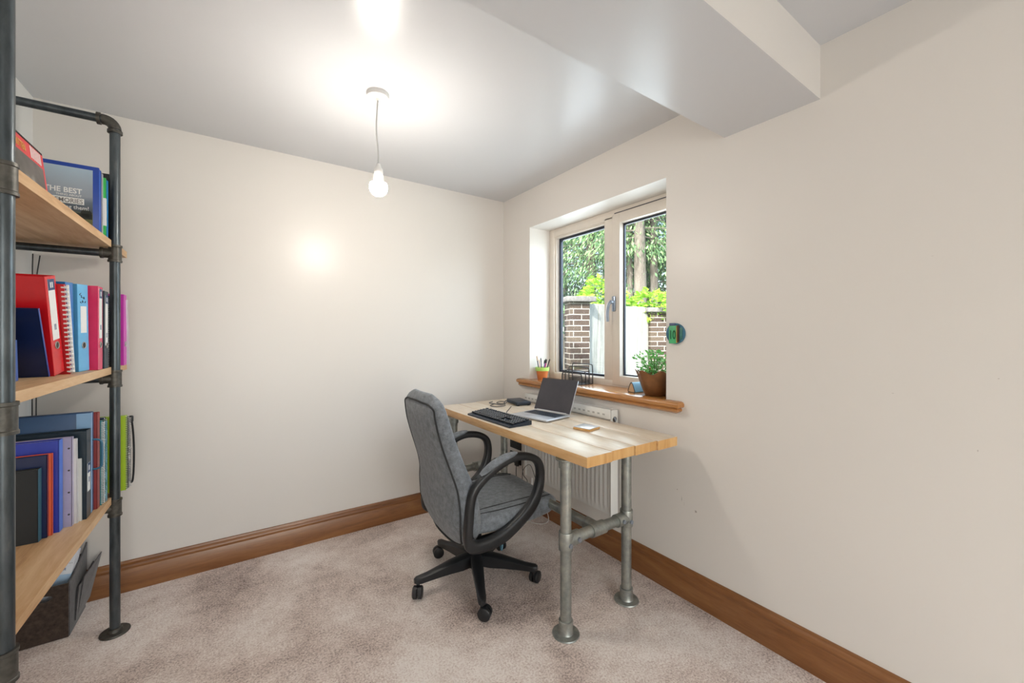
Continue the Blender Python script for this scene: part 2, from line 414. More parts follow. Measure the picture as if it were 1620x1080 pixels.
# unseen glazed door behind the camera, added to let the fill light in
dr = bpy.data.objects.new('door_1', None); COL.objects.link(dr); dr.location = (.55, YF - .1, 0); struct(dr)
b = MB()
for x in (d0, .55, d1): b.bx((x - .05, YF - .13, 0), (x + .05, YF - .07, dz))
b.bx((d0, YF - .13, 0), (d1, YF - .07, .1)); b.bx((d0, YF - .13, dz - .1), (d1, YF - .07, dz))
b.build('door_frame', M['frame'], dr, True)
MB().bx((d0, YF - .103, .05), (d1, YF - .097, dz - .05)).build('door_glass', M['glass'], dr, True)

def skirting(name, axis, a0, a1, face, sgn, mat):
    # profile: distance from wall, height
    pr = [(0, 0), (.019, 0), (.019, .108), (.016, .114), (.0175, .119), (.017, .128), (.012, .137), (.008, .141), (.006, .150), (0, .152)]
    if axis == 'y': poly = [(face + sgn * q, z) for q, z in pr]
    else: poly = [(face + sgn * q, z) for q, z in pr]
    b = MB(); b.prism(poly, a0, a1, axis)
    return struct(b.build(name, mat, angle=30))
skirting('baseboard_back', 'x', XL + .02, XR - .02, YB, -1, M['oakx'])
skirting('baseboard_right', 'y', YF, YB, XR, -1, M['oak'])
skirting('baseboard_left', 'y', YF, YB, XL, 1, M['oak'])

# ------------------------------------------------------------------ window 1
XF = 2.03
win = bpy.data.objects.new('window_1', None); COL.objects.link(win); win.location = (XF, 1.85, .96); struct(win)
def ringbox(b, x0, x1, y0, y1, z0_, z1_, w, bev=.004):
    b.bx((x0, y0, z0_), (x1, y0 + w, z1_), bev); b.bx((x0, y1 - w, z0_), (x1, y1, z1_), bev)
    b.bx((x0, y0 + w - .002, z0_), (x1, y1 - w + .002, z0_ + w), bev); b.bx((x0, y0 + w - .002, z1_ - w), (x1, y1 - w + .002, z1_), bev)
b = MB(); ringbox(b, XF, XF + .07, w0, w1, .955, z1, .055)
b.bx((XF, 1.785, 1.0), (XF + .07, 1.868, z1 - .04), .004)
# deep bead round the fixed pane
ringbox(b, XF + .012, XF + .06, 1.85, w1 - .04, .985, z1 - .042, .03)
b.build('window_frame', M['frame'], win, True)
b = MB(); ringbox(b, XF - .006, XF + .05, w0 + .03, 1.795, .975, z1 - .033, .062)
sash = b.build('opening_sash', M['frame'], win, True)
b = MB(); ringbox(b, XF + .034, XF + .058, 1.866, w1 - .078, 1.012, z1 - .072, .018, .001); b.build('spacer', M['gasket'], win, True)
b = MB(); ringbox(b, XF + .030, XF + .045, w0 + .08, 1.742, 1.028, z1 - .09, .018, .001); b.build('spacer', M['gasket'], sash, True)
MB().bx((XF + .044, 1.875, 1.02), (XF + .048, w1 - .09, z1 - .08)).build('window_pane', M['glass'], win, True)
MB().bx((XF + .036, w0 + .09, 1.04), (XF + .040, 1.735, z1 - .10)).build('window_pane', M['glass'], sash, True)
b = MB(); b.box((XF - .014, 1.775, 1.50), (.014, .026, .10), None, .006); b.cyl((XF - .01, 1.775, 1.51), (XF - .045, 1.775, 1.51), .012)
b.tube(catmull([(XF - .04, 1.775, 1.515), (XF - .052, 1.785, 1.49), (XF - .05, 1.795, 1.44), (XF - .045, 1.797, 1.385)], 5), .0095, 10)
b.build('handle', M['chrome'], win, True)
# trickle groove over the sash
MB().bx((XF - .003, w0 + .05, z1 - .028), (XF + .002, 1.78, z1 - .024)).build('vent_slot', M['gasket'], win, True)
# sill board with moulded nose, returned ends
zs = .966
prof = [(XF + .01, zs), (1.800, zs), (1.790, zs - .004), (1.784, zs - .013), (1.785, zs - .026), (1.794, zs - .032), (1.799, zs - .036), (1.796, zs - .040), (1.797, zs - .048), (1.806, zs - .056), (1.815, zs - .060), (1.8365, zs - .060)]
b = MB()
rows = []
# mitred ends: shrink the nose length with its projection
for q in prof:
    e = max(0, (1.8365 - q[0]))
    if q[0] > 1.8365: yy0, yy1 = w0 + .001, w1 - .001
    else: yy0, yy1 = 1.216 - e, 2.49 + e
    rows.append((q, yy0, yy1))
N0 = [b.bm.verts.new((q[0], y0_, q[1])) for q, y0_, y1_ in rows[1:]]; N1 = [b.bm.verts.new((q[0], y1_, q[1])) for q, y0_, y1_ in rows[1:]]
for i in range(len(N0) - 1):
    f = b.bm.faces.new([N0[i], N0[i + 1], N1[i + 1], N1[i]]); f.smooth = True
# returns
W0 = [b.bm.verts.new((1.8365, y0_, q[1])) for q, y0_, y1_ in rows[1:]]; W1 = [b.bm.verts.new((1.8365, y1_, q[1])) for q, y0_, y1_ in rows[1:]]
for i in range(len(N0) - 1):
    for A, B in ((N0, W0), (N1, W1)):
        try: b.bm.faces.new([A[i], A[i + 1], B[i + 1], B[i]])
        except ValueError: pass
b.bm.faces.new([N0[0], N1[0], W1[0], W0[0]])
bmesh.ops.remove_doubles(b.bm, verts=b.bm.verts, dist=1e-5)
b.bx((1.83, w0 + .0005, zs - .03), (XF + .01, w1 - .0005, zs - .0002))
b.build('window_sill', M['sill'], win, True, angle=40)

# ------------------------------------------------------------------ desk
DZ = .81; DX0, DX1, DY0, DY1 = 1.152, 1.752, 1.152, 2.575
desk = thing('desk', 'pale pine plank desk on galvanised pipe legs below the window', 'desk', (1.45, 1.86, 0))
b = MB(); pw = (DX1 - DX0) / 4
for i in range(4):
    o0, o1 = ((0, 0), (.006, -.01), (.002, .006), (-.006, 0))[i]
    b.bx((DX0 + i * pw + .0008, DY0 + o0, DZ - .044), (DX0 + (i + 1) * pw - .0008, DY1 + o1, DZ), .0025, 2)
top = b.build('desk_top', [M['pine'], M['pineend']], desk, True)
top.data.materials.append(M['pineedge'])
for pl in top.data.polygons: pl.material_index = 1 if abs(pl.normal.y) > .9 else (2 if abs(pl.normal.x) > .5 else 0)
PR = .0242; LX = (1.183, 1.579); LY = (1.31, 2.40); ZB = .405
for ly in LY:
    for lx in LX:
        lg = MB().cyl((lx, ly, .004), (lx, ly, DZ - .046), PR, 28).build('leg', M['galv'], desk, True)
        b = MB(); b.lathe([(0, 0), (.058, 0), (.060, .003), (.058, .007), (.034, .009), (.031, .014), (.031, .062), (.027, .064), (.0245, .064)], (lx, ly, 0), 32)
        for k in range(4):
            a = PI / 4 + k * PI / 2; b.cyl((lx + .048 * math.cos(a), ly + .048 * math.sin(a), .006), (lx + .048 * math.cos(a), ly + .048 * math.sin(a), .010), .004, 8)
        b.build('floor_flange', M['galv'], lg, True)
        b = MB(); b.lathe([(.0245, 0), (.031, 0), (.031, .03), (.045, .036), (.045, .0425), (0, .0425)], (lx, ly, DZ - .0875), 28)
        if lx == LX[0] and ly == LY[1]: pass
        b.build('top_flange', M['galv'], lg, True)
        s_ = 1 if lx == LX[0] else -1
        b = MB(); b.lathe([(.0245, -.040), (.030, -.040), (.031, -.037), (.031, .037), (.030, .040), (.0245, .040)], (lx, ly, ZB), 28)
        b.lathe([(.0245, 0), (.030, 0), (.030, .075), (.0245, .075)], (lx + (.0 if s_ > 0 else -.075), ly, ZB), 24, axis='x')
        cl = b.build('pipe_clamp', M['galv'], lg, True)
        b = MB()
        for px_, pz_ in ((.0, -.012), (.052, .002)):
            yy = ly - .029; xx = lx + s_ * px_ + (.0)
            b.lathe([(.0, 0), (.010, 0), (.010, .006), (.007, .009), (.0045, .009), (.004, .004), (0, .004)], (xx, yy, ZB + pz_), 14, axis='y') if False else b.tube([(xx, yy + .002, ZB + pz_), (xx, yy - .007, ZB + pz_)], .0095, 14)
        build_each(b, 'set_screw', M['chrome'], cl, True)
    cb = MB().cyl((LX[0] + .02, ly, ZB), (LX[1] - .02, ly, ZB), PR, 24).build('crossbar', M['galv'], desk, True)
    s_ = 1 if ly == LY[0] else -1; mx_ = 1.375
    b = MB(); b.lathe([(.0245, 0), (.0305, 0), (.0305, .085), (.0245, .085)], (mx_ - .0425, ly, ZB), 24, axis='x')
    b.lathe([(.0245, 0), (.0305, 0), (.0305, .07), (.0245, .07)], (mx_, ly + (.0 if s_ > 0 else -.07), ZB), 24, axis='y')
    b.build('tee_clamp', M['galv'], cb, True)
MB().cyl((1.375, LY[0] + .03, ZB), (1.375, LY[1] - .03, ZB), PR, 24).build('stretcher', M['galv'], desk, True)

# ------------------------------------------------------------------ office chair
CH = thing('office_chair', 'grey fabric swivel office chair with black loop arms at the desk', 'office chair', (1.056, 1.88, 0), R(-1))
FB, BK = M['fabric'], M['black']
def urear(z): return np.interp(z, [.26, .33, .40, .50, .60, .70, .80, .88, .95, 1.02], [-.165, -.205, -.232, -.240, -.245, -.275, -.305, -.322, -.328, -.318])
def ufront(z): return np.interp(z, [.26, .33, .40, .50, .60, .70, .80, .90, .98, 1.02], [-.10, -.095, -.10, -.115, -.138, -.176, -.212, -.240, -.262, -.280])
def hw(z): return .018 + np.interp(z, [.26, .30, .36, .42, .50, .58, .66, .76, .88, .95, .99, 1.02], [.12, .180, .235, .262, .266, .246, .224, .214, .210, .200, .175, .12])
def wrap(z): return np.interp(z, [.26, .40, .55, .75, .95], [.015, .024, .028, .022, .012])
rows = []
zz = [.262, .268, .28, .30, .33, .37, .42, .47, .52, .57, .62, .67, .72, .77, .82, .87, .91, .95, .975, .995, 1.008, 1.015, 1.018]
for i, z in enumerate(zz):
    ur, uf, w = urear(z), ufront(z), hw(z)
    e = 1.0
    if z > .96: e = math.sqrt(max(.02, 1 - ((z - .96) / .0585) ** 2))
    if z < .30: e = math.sqrt(max(.05, 1 - ((.30 - z) / .039) ** 2))
    um = (ur + uf) / 2; th = (uf - ur) / 2 * (.25 + .75 * e); w = w * (.72 + .28 * e)
    ring = []
    for k in range(48):
        a = 2 * PI * k / 48; c_, s_ = math.cos(a), math.sin(a)
        pu = abs(c_) ** .55 * (1 if c_ > 0 else -1); pl = abs(s_) ** .38 * (1 if s_ > 0 else -1)
        lat = w * pl
        u = um + th * pu + wrap(z) * (lat / max(w, .01)) ** 2 * (.9 if c_ < 0 else .8)
        ring.append((u, lat + .016, z))
    rows.append(ring)
bk = MB().grid(rows, closed_v=True, cap=True).build('backrest', FB, CH, angle=60)
# piping round the rear panel
def rearpt(lat, z, off=.001):
    w = hw(z); ur = urear(z); uf = ufront(z); um = (ur + uf) / 2; th = (uf - ur) / 2
    pl = min(.999, abs(lat / w)); s_ = pl ** (1 / .38); c_ = math.sqrt(max(0, 1 - s_ * s_))
    return (um - th * c_ ** .55 + wrap(z) * pl ** 2 * .9 - off, lat + .016, z)
pp = []
for z in (.30, .34, .40, .46, .52, .58, .64, .70, .78, .86, .92, .955): pp.append(rearpt(-hw(z) * .90, z))
for t in (-.72, -.4, 0, .4, .72): pp.append(rearpt(.19 * t, .972 + .006 * (1 - abs(t)), .0))
for z in (.955, .92, .86, .78, .70, .64, .58, .52, .46, .40, .34, .30): pp.append(rearpt(hw(z) * .90, z))
for t in (.7, 0, -.7): pp.append(rearpt(.14 * t, .281))
MB().tube(catmull(pp, 4, True), .0045, 8, closed=True).build('piping', M['piping'], bk)
# front lumbar seam
sm = []
for t in np.linspace(-.97, .97, 15):
    z = .60 - .03 * (1 - t * t) * 2; w = hw(z) * t; uf, ur = ufront(z), urear(z); um = (ur + uf) / 2; th = (uf - ur) / 2
    pl = abs(t); s_ = pl ** (1 / .38); c_ = math.sqrt(max(0, 1 - s_ * s_))
    sm.append((um + th * c_ ** .55 + wrap(z) * t * t * .8 + .0005, w + .016, z))
MB().tube(catmull(sm, 3), .0025, 6).build('seam', M['piping'], bk)
# seat cushion: lofted front to back
rows = []
us = [-.195, -.19, -.17, -.12, -.05, .03, .11, .19, .26, .315, .355, .385, .402, .41]
for u in us:
    t = (u + .195) / .605
    w = np.interp(u, [-.195, -.17, -.1, .05, .2, .33, .39, .41], [.16, .205, .240, .250, .252, .238, .20, .15])
    zt = np.interp(u, [-.2, -.17, -.1, .05, .2, .3, .36, .40, .41], [.425, .445, .455, .452, .458, .458, .445, .415, .39])
    zb = np.interp(u, [-.2, 0, .25, .35, .40, .41], [.345, .328, .332, .340, .355, .375])
    zm, h = (zt + zb) / 2, (zt - zb) / 2
    ring = []
    for k in range(40):
        a = 2 * PI * k / 40; c_, s_ = math.cos(a), math.sin(a)
        pl = abs(c_) ** .45 * (1 if c_ > 0 else -1); pz = abs(s_) ** .6 * (1 if s_ > 0 else -1)
        dish = -.012 * (1 - pl * pl) if s_ > 0 else 0
        ring.append((u, w * pl, zm + h * pz + dish))
    rows.append(ring)
seat = MB().grid(rows, closed_v=True, cap=True).build('seat', FB, CH, angle=60)
def seattop(u, lat, off=.001):
    w = np.interp(u, [-.195, -.17, -.1, .05, .2, .33, .39, .41], [.16, .205, .240, .250, .252, .238, .20, .15])
    zt = np.interp(u, [-.2, -.17, -.1, .05, .2, .3, .36, .40, .41], [.425, .445, .455, .452, .458, .458, .445, .415, .39])
    zb = np.interp(u, [-.2, 0, .25, .35, .40, .41], [.345, .328, .332, .340, .355, .375])
    pl = min(.999, abs(lat / w)); c_ = pl ** (1 / .45); s_ = math.sqrt(max(0, 1 - c_ * c_))
    return (u, lat, (zt + zb) / 2 + (zt - zb) / 2 * s_ ** .6 - .012 * (1 - pl * pl) + off)
b = MB()
for sg in (-1, 1):
    b.tube(catmull([seattop(u, sg * l) for u, l in ((-.12, .17), (-.02, .168), (.08, .170), (.18, .178), (.27, .180), (.33, .168))], 4), .0022, 6)
    b.tube(catmull([seattop(u, sg * l) for u, l in ((-.12, .195), (-.02, .21), (.10, .216), (.22, .218), (.30, .208), (.35, .19))], 4), .0022, 6)
build_each(b, 'seam', M['piping'], seat)
MB().bx((-.14, -.10, .315), (.16, .10, .352), .012, 2).bx((-.18, -.035, .285), (.06, .035, .325), .01).build('tilt_mechanism', BK, CH)
# loop arms
outer = [(-.190, .530), (-.199, .440), (-.202, .365), (-.188, .318), (-.145, .297), (-.060, .296), (.030, .314), (.150, .384), (.214, .450), (.243, .530), (.247, .610), (.226, .668), (.168, .706), (.078, .720), (-.010, .702), (-.105, .652), (-.165, .600)]
inner = [(-.152, .530), (-.160, .450), (-.163, .400), (-.153, .362), (-.120, .350), (-.060, .354), (.015, .374), (.105, .424), (.168, .482), (.200, .550), (.207, .610), (.190, .652), (.142, .676), (.070, .684), (-.005, .664), (-.090, .617), (-.135, .575)]
AL = lambda sg: .266 if sg < 0 else .262
def arm(sg):
    O = catmull([(a, 0, c_) for a, c_ in outer], 5, True); I = catmull([(a, 0, c_) for a, c_ in inner], 5, True)
    rows = []
    hwid = .0205
    for o_, i_ in zip(O, I):
        c_ = (o_ + i_) / 2; e = (o_ - i_) / 2
        rows.append([c_ + e * f_ + Vector((0, g_ * hwid, 0)) for f_, g_ in ((1, .55), (1, -.55), (.75, -.9), (.3, -1), (-.4, -1), (-.85, -.85), (-1, -.5), (-1, .5), (-.85, .85), (-.4, 1), (.3, 1), (.75, .9))])
    for r in rows:
        for v in r: v.y += sg * AL(sg)
    a_ = MB().grid(rows, closed_u=True, closed_v=True).build('armrest', BK, CH, angle=50)
    ix = [v for v in O if -.125 < v.x < .085 and v.z > .63]
    path = [Vector((u, sg * AL(sg), np.interp(u, [-.12, -.05, .01, .085], [.648, .688, .710, .723]))) for u in np.linspace(-.118, .082, 10)]
    prof = [(.026 * math.cos(2 * PI * k / 16), .014 * math.sin(2 * PI * k / 16)) for k in range(16)]
    MB().sweep(path, prof, up=(0, 0, 1), scale=[.45, .8, .95, 1, 1, 1, 1, .95, .8, .4]).build('arm_pad', FB, a_, angle=60)
    b = MB()
    for u, z in ((-.174, .46), (-.165, .375), (-.075, .33), (.02, .345)):
        y0_ = sg * (AL(sg) + .020); b.cyl((u, y0_ - sg * .002, z), (u, y0_ + sg * .0015, z), .006, 10)
    build_each(b, 'screw', M['blackm'], a_)
    b = MB(); b.bx((-.11, min(sg * .20, sg * .262), .318), (.02, max(sg * .20, sg * .262), .335), .004); b.build('arm_bracket', BK, a_)
for sg in (-1, 1): arm(sg)
# gas column, lever, star base
b = MB(); b.lathe([(.0, .085), (.031, .085), (.031, .235), (.027, .240), (.0, .240)], seg=28); b.lathe([(.0, .235), (.024, .235), (.022, .300), (0, .30)], seg=24)
b.build('gas_column', BK, CH)
b = MB(); b.tube(catmull([(.03, -.03, .33), (.065, -.10, .318), (.078, -.125, .30), (.08, -.13, .255)], 5), .004, 8)
lv = b.build('height_lever', BK, CH)
MB().sweep([(.08, -.13, .262), (.08, -.13, .245), (.08, -.13, .21), (.08, -.13, .185)], rrect(.028, .014, .006), scale=[.35, .9, 1.0, .5], up=(1, 0, 0)).build('lever_paddle', plain('clear blue grey paddle', (.10, .20, .26), .2), lv)
MB().lathe([(0, .075), (.044, .075), (.048, .09), (.046, .125), (.038, .145), (.032, .15), (0, .15)], seg=30).build('base_hub', BK, CH)
for k in range(5):
    a = R(31 + 72 * k); ca, sa = math.cos(a), math.sin(a)
    P = lambda r, z, t=0: (r * ca - t * sa, r * sa + t * ca, z)
    rows = []
    for r, zt, zb, w in ((.03, .146, .078, .030), (.08, .142, .072, .030), (.14, .132, .072, .027), (.20, .118, .070, .024), (.26, .104, .066, .021), (.295, .099, .064, .021), (.318, .097, .064, .018), (.330, .091, .070, .010)):
        rows.append([P(r, zt - .006, -w), P(r, zt, -w * .65), P(r, zt + .002, 0), P(r, zt, w * .65), P(r, zt - .006, w), P(r, zb + .004, w * .85), P(r, zb, 0), P(r, zb + .004, -w * .85)])
    lg = MB().grid(rows, closed_v=True, cap=True).build('base_leg', BK, CH, angle=50)
    ph = a + R(65)         # the castors all trail one way
    ch_, sh_ = math.cos(ph), math.sin(ph); cx, cy = .31 * ca, .31 * sa
    wx, wy = cx + .014 * ch_, cy + .014 * sh_
    b = MB(); b.cyl((cx, cy, .05), (cx, cy, .085), .009, 12)
    for s_ in (-1, 1):
        n_ = (-sh_ * s_, ch_ * s_)
        q0 = (wx + n_[0] * .004, wy + n_[1] * .004, .0305); q1 = (wx + n_[0] * .020, wy + n_[1] * .020, .0305); q2 = (wx + n_[0] * .025, wy + n_[1] * .025, .0305)
        b.tube([q0, q1, q2], .0300, 24, scale=[1, 1, .75])
    b.box((wx - .004 * ch_, wy - .004 * sh_, .042), (.036, .018, .030), Matrix.Rotation(ph, 3, 'Z'), .006)
    b.build('caster', M['dkblue'] if False else BK, lg)

# ------------------------------------------------------------------ radiator
RX0, RX1, RY0, RY1, RZ0, RZ1 = 1.765, 1.825, 1.575, 2.40, .262, .868
rad = thing('radiator', 'white ribbed panel radiator on the wall under the window sill', 'radiator', (1.80, 1.99, RZ0))
pts = []; y = RY0 + .006
rows = []
prof = []
ncol = 24; cw = (RY1 - RY0 - .012) / ncol
for i in range(ncol):
    y_ = RY0 + .006 + i * cw
    prof += [(y_ + cw * .10, 0), (y_ + cw * .30, .0042), (y_ + cw * .55, .0042), (y_ + cw * .75, 0)]
prof = [(RY0 + .006, 0)] + prof + [(RY1 - .006, 0)]
zl = [RZ0, RZ0 + .006, RZ0 + .03, RZ0 + .05, RZ1 - .065, RZ1 - .045, RZ1 - .02, RZ1 - .016]
am = [0, 0, 0, 1, 1, 0, 0, 0]
rows = [[(RX0 + .010 - d * am[k], yy, z) for yy, d in prof] for k, z in enumerate(zl)]
b = MB(); b.grid(rows); b.bx((RX0 + .0105, RY0 + .006, RZ0), (RX0 + .030, RY1 - .006, RZ1 - .016))
b.bx((RX0 + .045, RY0 + .02, RZ0 + .01), (RX1 - .004, RY1 - .02, RZ1 - .03))
b.build('front_panel', M['radiator'], rad, True, angle=25)
b = MB(); b.bx((RX0, RY0, RZ1 - .016), (RX0 + .006, RY1, RZ1), .002)
b.bx((RX1 - .006, RY0, RZ1 - .016), (RX1, RY1, RZ1), .002); b.bx((RX0, RY0, RZ1 - .004), (RX0 + .016, RY1, RZ1), .001); b.bx((RX1 - .016, RY0, RZ1 - .004), (RX1, RY1, RZ1), .001)
n = 50
for i in range(n + 1):
    yy = RY0 + .005 + (RY1 - RY0 - .01) * i / n; b.bx((RX0 + .014, yy - .004, RZ1 - .004), (RX1 - .014, yy + .004, RZ1 - .001))
# slotted front lip that shows above the desk
b.bx((RX0 - .001, RY0, RZ1 - .055), (RX0 + .003, RY1, RZ1 - .002), .001)
b.build('top_grille', M['radiator'], rad, True)
b = MB()
for i in range(20):
    yy = RY0 + .045 + i * .04; b.bx((RX0 - .0018, yy, RZ1 - .036), (RX0 - .0008, yy + .018, RZ1 - .026))
build_each(b, 'grille_slot', plain('slot shade grey', (.45, .44, .42), .6), rad, True)
for yy in (RY0, RY1 - .002):
    b = MB(); b.bx((RX0, yy, RZ0 + .0), (RX1, yy + .002, RZ1), .0006)
    sp = b.build('side_panel', M['radiator'], rad, True)
    yo = yy - .0008 if yy == RY0 else yy + .0022
    b = MB(); b.lathe([(0, 0), (.016, 0), (.016, .0014), (0, .0014)], (RX0 + .032, yo - .0006, RZ1 - .055), 20, axis='y'); hl = b.build('side_opening', M['radhole'], sp, True)
    if yy == RY0:
        b = MB(); b.box((RX0 + .030, yo - .004, RZ1 - .053), (.010, .006, .024), Matrix.Rotation(R(-25), 3, 'Y'), .002); b.build('bleed_plug', M['chrome'], sp, True)
for yy in (RY0 + .10, RY1 - .10):
    MB().bx((RX1 - .01, yy - .02, RZ0 + .1), (XR, yy + .02, RZ0 + .16), .002).build('wall_bracket', M['radiator'], rad, True)
# pipes down to the floor
for yy in (RY1 - .03,):
    MB().cyl((RX0 + .04, yy, 0), (RX0 + .04, yy, RZ0 + .02), .0075, 12).build('pipe', M['white'], rad, True)

# ------------------------------------------------------------------ wall sockets with plug and leads
def socket(z, lab):
    t = thing('wall_socket', lab, 'socket', (XR, 2.618, z), group=None)
    MB().bx((-.009, -.074, -.044), (-.0005, .074, .044), .003).build('face_plate', M['blackm'], t)
    b = MB()
    for yy in (-.034, .034): b.bx((-.012, yy - .006, .014), (-.009, yy + .006, .032), .001)
    build_each(b, 'rocker_switch', M['dkblue'], t)
    for yy in (-.034, .034):
        b = MB(); b.bx((-.0096, yy - .003, -.004), (-.0086, yy + .003, .006)); b.bx((-.0096, yy - .014, -.024), (-.0086, yy - .007, -.019)); b.bx((-.0096, yy + .007, -.024), (-.0086, yy + .014, -.019))
        b.build('socket_holes', plain('socket hole black', (.002, .002, .002), .9), t)
socket(.440, 'upper black double wall socket under the desk by the room corner')
socket(.325, 'lower black double wall socket with a plug in it under the desk')
pl = thing('plug', 'black plug with lead pushed into the lower wall socket', 'plug', (XR - .012, 2.575, .295))
MB().box((-.012, 0, 0), (.022, .046, .042), None, .008).build('plug_body', M['black'], pl)
MB().tube(catmull([(-.012, .005, -.015), (-.014, .006, -.06), (-.016, .0, -.12), (-.03, -.02, -.20), (-.035, -.03, -.26)], 5), .003, 8).build('lead', M['black'], pl)
c1 = MB().tube(catmull([(1.758, 2.24, .775), (1.79, 2.42, .70), (1.795, 2.46, .54), (1.805, 2.44, .46), (1.80, 2.47, .36), (1.79, 2.46, .25), (1.80, 2.42, .20), (1.79, 2.48, .08), (1.78, 2.50, .005)], 6), .0025, 8).build('cable', M['black'], origin=(1.78, 2.50, 0))
tag(c1, 'thin black cable hanging wavily from the rear of the desk to the floor', 'cable')
c2 = MB().tube(catmull([(1.745, 2.20, .18), (1.752, 2.27, .30), (1.755, 2.33, .36), (1.765, 2.42, .30), (1.775, 2.45, .22), (1.785, 2.46, .15), (1.79, 2.44, .004)], 6), .0022, 8).build('cable', M['black'], origin=(1.79, 2.44, 0))
tag(c2, 'black cable sloping across behind the chair arm below the desk', 'cable')
c3 = MB().tube(catmull([(1.807, 2.285, .10), (1.795, 2.27, .03), (1.77, 2.30, .004), (1.71, 2.29, .004), (1.69, 2.22, .004), (1.73, 2.16, .004), (1.79, 2.16, .012), (1.805, 2.20, .07)], 6), .002, 8).build('cable', M['white'], origin=(1.77, 2.22, 0))
tag(c3, 'thin white cable looped on the carpet against the oak skirting', 'cable')

# ------------------------------------------------------------------ things on the desk
KB = thing('keyboard', 'black full size computer keyboard along the front desk edge', 'keyboard', (1.248, 1.963, DZ), R(1.5))
rows = []
W_, H_ = .148, .440
b = MB(); b.prism([(-W_ / 2, 0), (W_ / 2, 0), (W_ / 2, .022), (W_ / 2 - .004, .024), (-W_ / 2 + .004, .010), (-W_ / 2, .007)], -H_ / 2, H_ / 2, 'y')
# prism 'y' takes (x,z)
b.build('keyboard_case', M['dkblue'], KB, angle=30)
def keyrow(b, x, y0, widths, gap=.0025):
    y = y0
    for w_ in widths:
        if w_ > 0:
            zt = .0125 + (x + W_ / 2) * .095
            b.box((x, y - w_ / 2, zt + .003), (.0155, w_ - gap, .007), Matrix.Rotation(R(-5.4), 3, 'Y'), .0018, 1)
        y -= abs(w_)
k_ = .0188
rowsK = [[k_, -k_] + [k_] * 4 + [-k_ * .5] + [k_] * 4 + [-k_ * .5] + [k_] * 4 + [-.006] + [k_] * 3 + [-.006] + [k_] * 4,
         [k_] * 13 + [k_ * 2] + [-.006] + [k_] * 3 + [-.006] + [k_] * 4,
         [k_ * 1.5] + [k_] * 12 + [k_ * 1.5] + [-.006] + [k_] * 3 + [-.006] + [k_] * 4,
         [k_ * 1.8] + [k_] * 12 + [k_ * 1.2] + [-.006, -k_ * 3, -.006] + [k_] * 4,
         [k_ * 1.3] + [k_] * 11 + [k_ * 2.7] + [-.006, -k_, k_, -k_, -.006] + [k_] * 4,
         [k_ * 1.3] * 3 + [k_ * 6] + [k_ * 1.3] * 3 + [k_ * 1.3] + [-.006] + [k_] * 3 + [-.006] + [k_ * 2, k_, k_]]
b = MB(); bl = MB()
for i, rk in enumerate(rowsK):
    xx = W_ / 2 - .018 - i * .0190 - (.004 if i else 0)
    keyrow(b, xx, H_ / 2 - .008, rk)
    y = H_ / 2 - .008
    for w_ in rk:
        if 0 < w_ < .03:
            zt = .0125 + (xx + W_ / 2) * .095 + .0068
            bl.box((xx + .002, y - w_ / 2, zt), (.0045, .004, .0006), Matrix.Rotation(R(-5.4), 3, 'Y'))
        y -= abs(w_)
kk = b.build('keycaps', M['key'], KB, angle=40); bl.build('key_legends', M['legend'], kk, angle=None)
MB().tube(catmull([(.074, .12, .012), (.10, .14, .006), (.13, .10, .004), (.16, .14, .004), (.22, .20, .004), (.29, .27, .006)], 6), .0022, 8).build('keyboard_lead', M['black'], KB)

LP = thing('laptop', 'open silver laptop with dark screen on the desk', 'laptop', (1.42, 1.73, DZ), R(10))
# local: x = towards the wall (depth), y = along the width (+y left)
w_, dp, sh = .285, .215, .212
tlt = R(24)
b = MB(); b.bx((0, 0, .003), (dp, w_, .013), .004, 3); b.build('base', M['silver'], LP)
b = MB()
for i in range(5):
    for j in range(14):
        yy = .022 + j * .0175; xx = .115 + i * .0165; b.bx((xx, yy, .0128), (xx + .0145, yy + .0152, .0142), .0008, 1)
b.bx((.0985, .022, .0128), (.113, .08, .0142)); b.bx((.0985, .0825, .0128), (.113, .19, .0142)); b.bx((.0985, .192, .0128), (.113, .265, .0142))
b.build('keys', M['dkblue'], LP)
MB().bx((.015, .095, .0128), (.085, .19, .0134), .0005).build('trackpad', plain('trackpad grey', (.42, .44, .47), .3), LP)
rt = Matrix.Rotation(tlt, 3, 'Y')
def scr(c, d, bev=0):
    return (Vector((dp - .006, w_ / 2, .016)) + rt @ Vector(c)), d, rt, bev
b = MB(); b.box(*scr((.003, 0, sh / 2), (.006, w_, sh), .0028)); lid = b.build('lid', M['silver'], LP)
b = MB(); b.box(*scr((-.0006, 0, sh / 2 + .001), (.0012, w_ - .004, sh - .004))); b.build('screen', M['screen'], lid)
b = MB(); b.box(*scr((-.0004, 0, .003), (.0025, w_ - .05, .006))); b.build('hinge', M['silver'], lid)

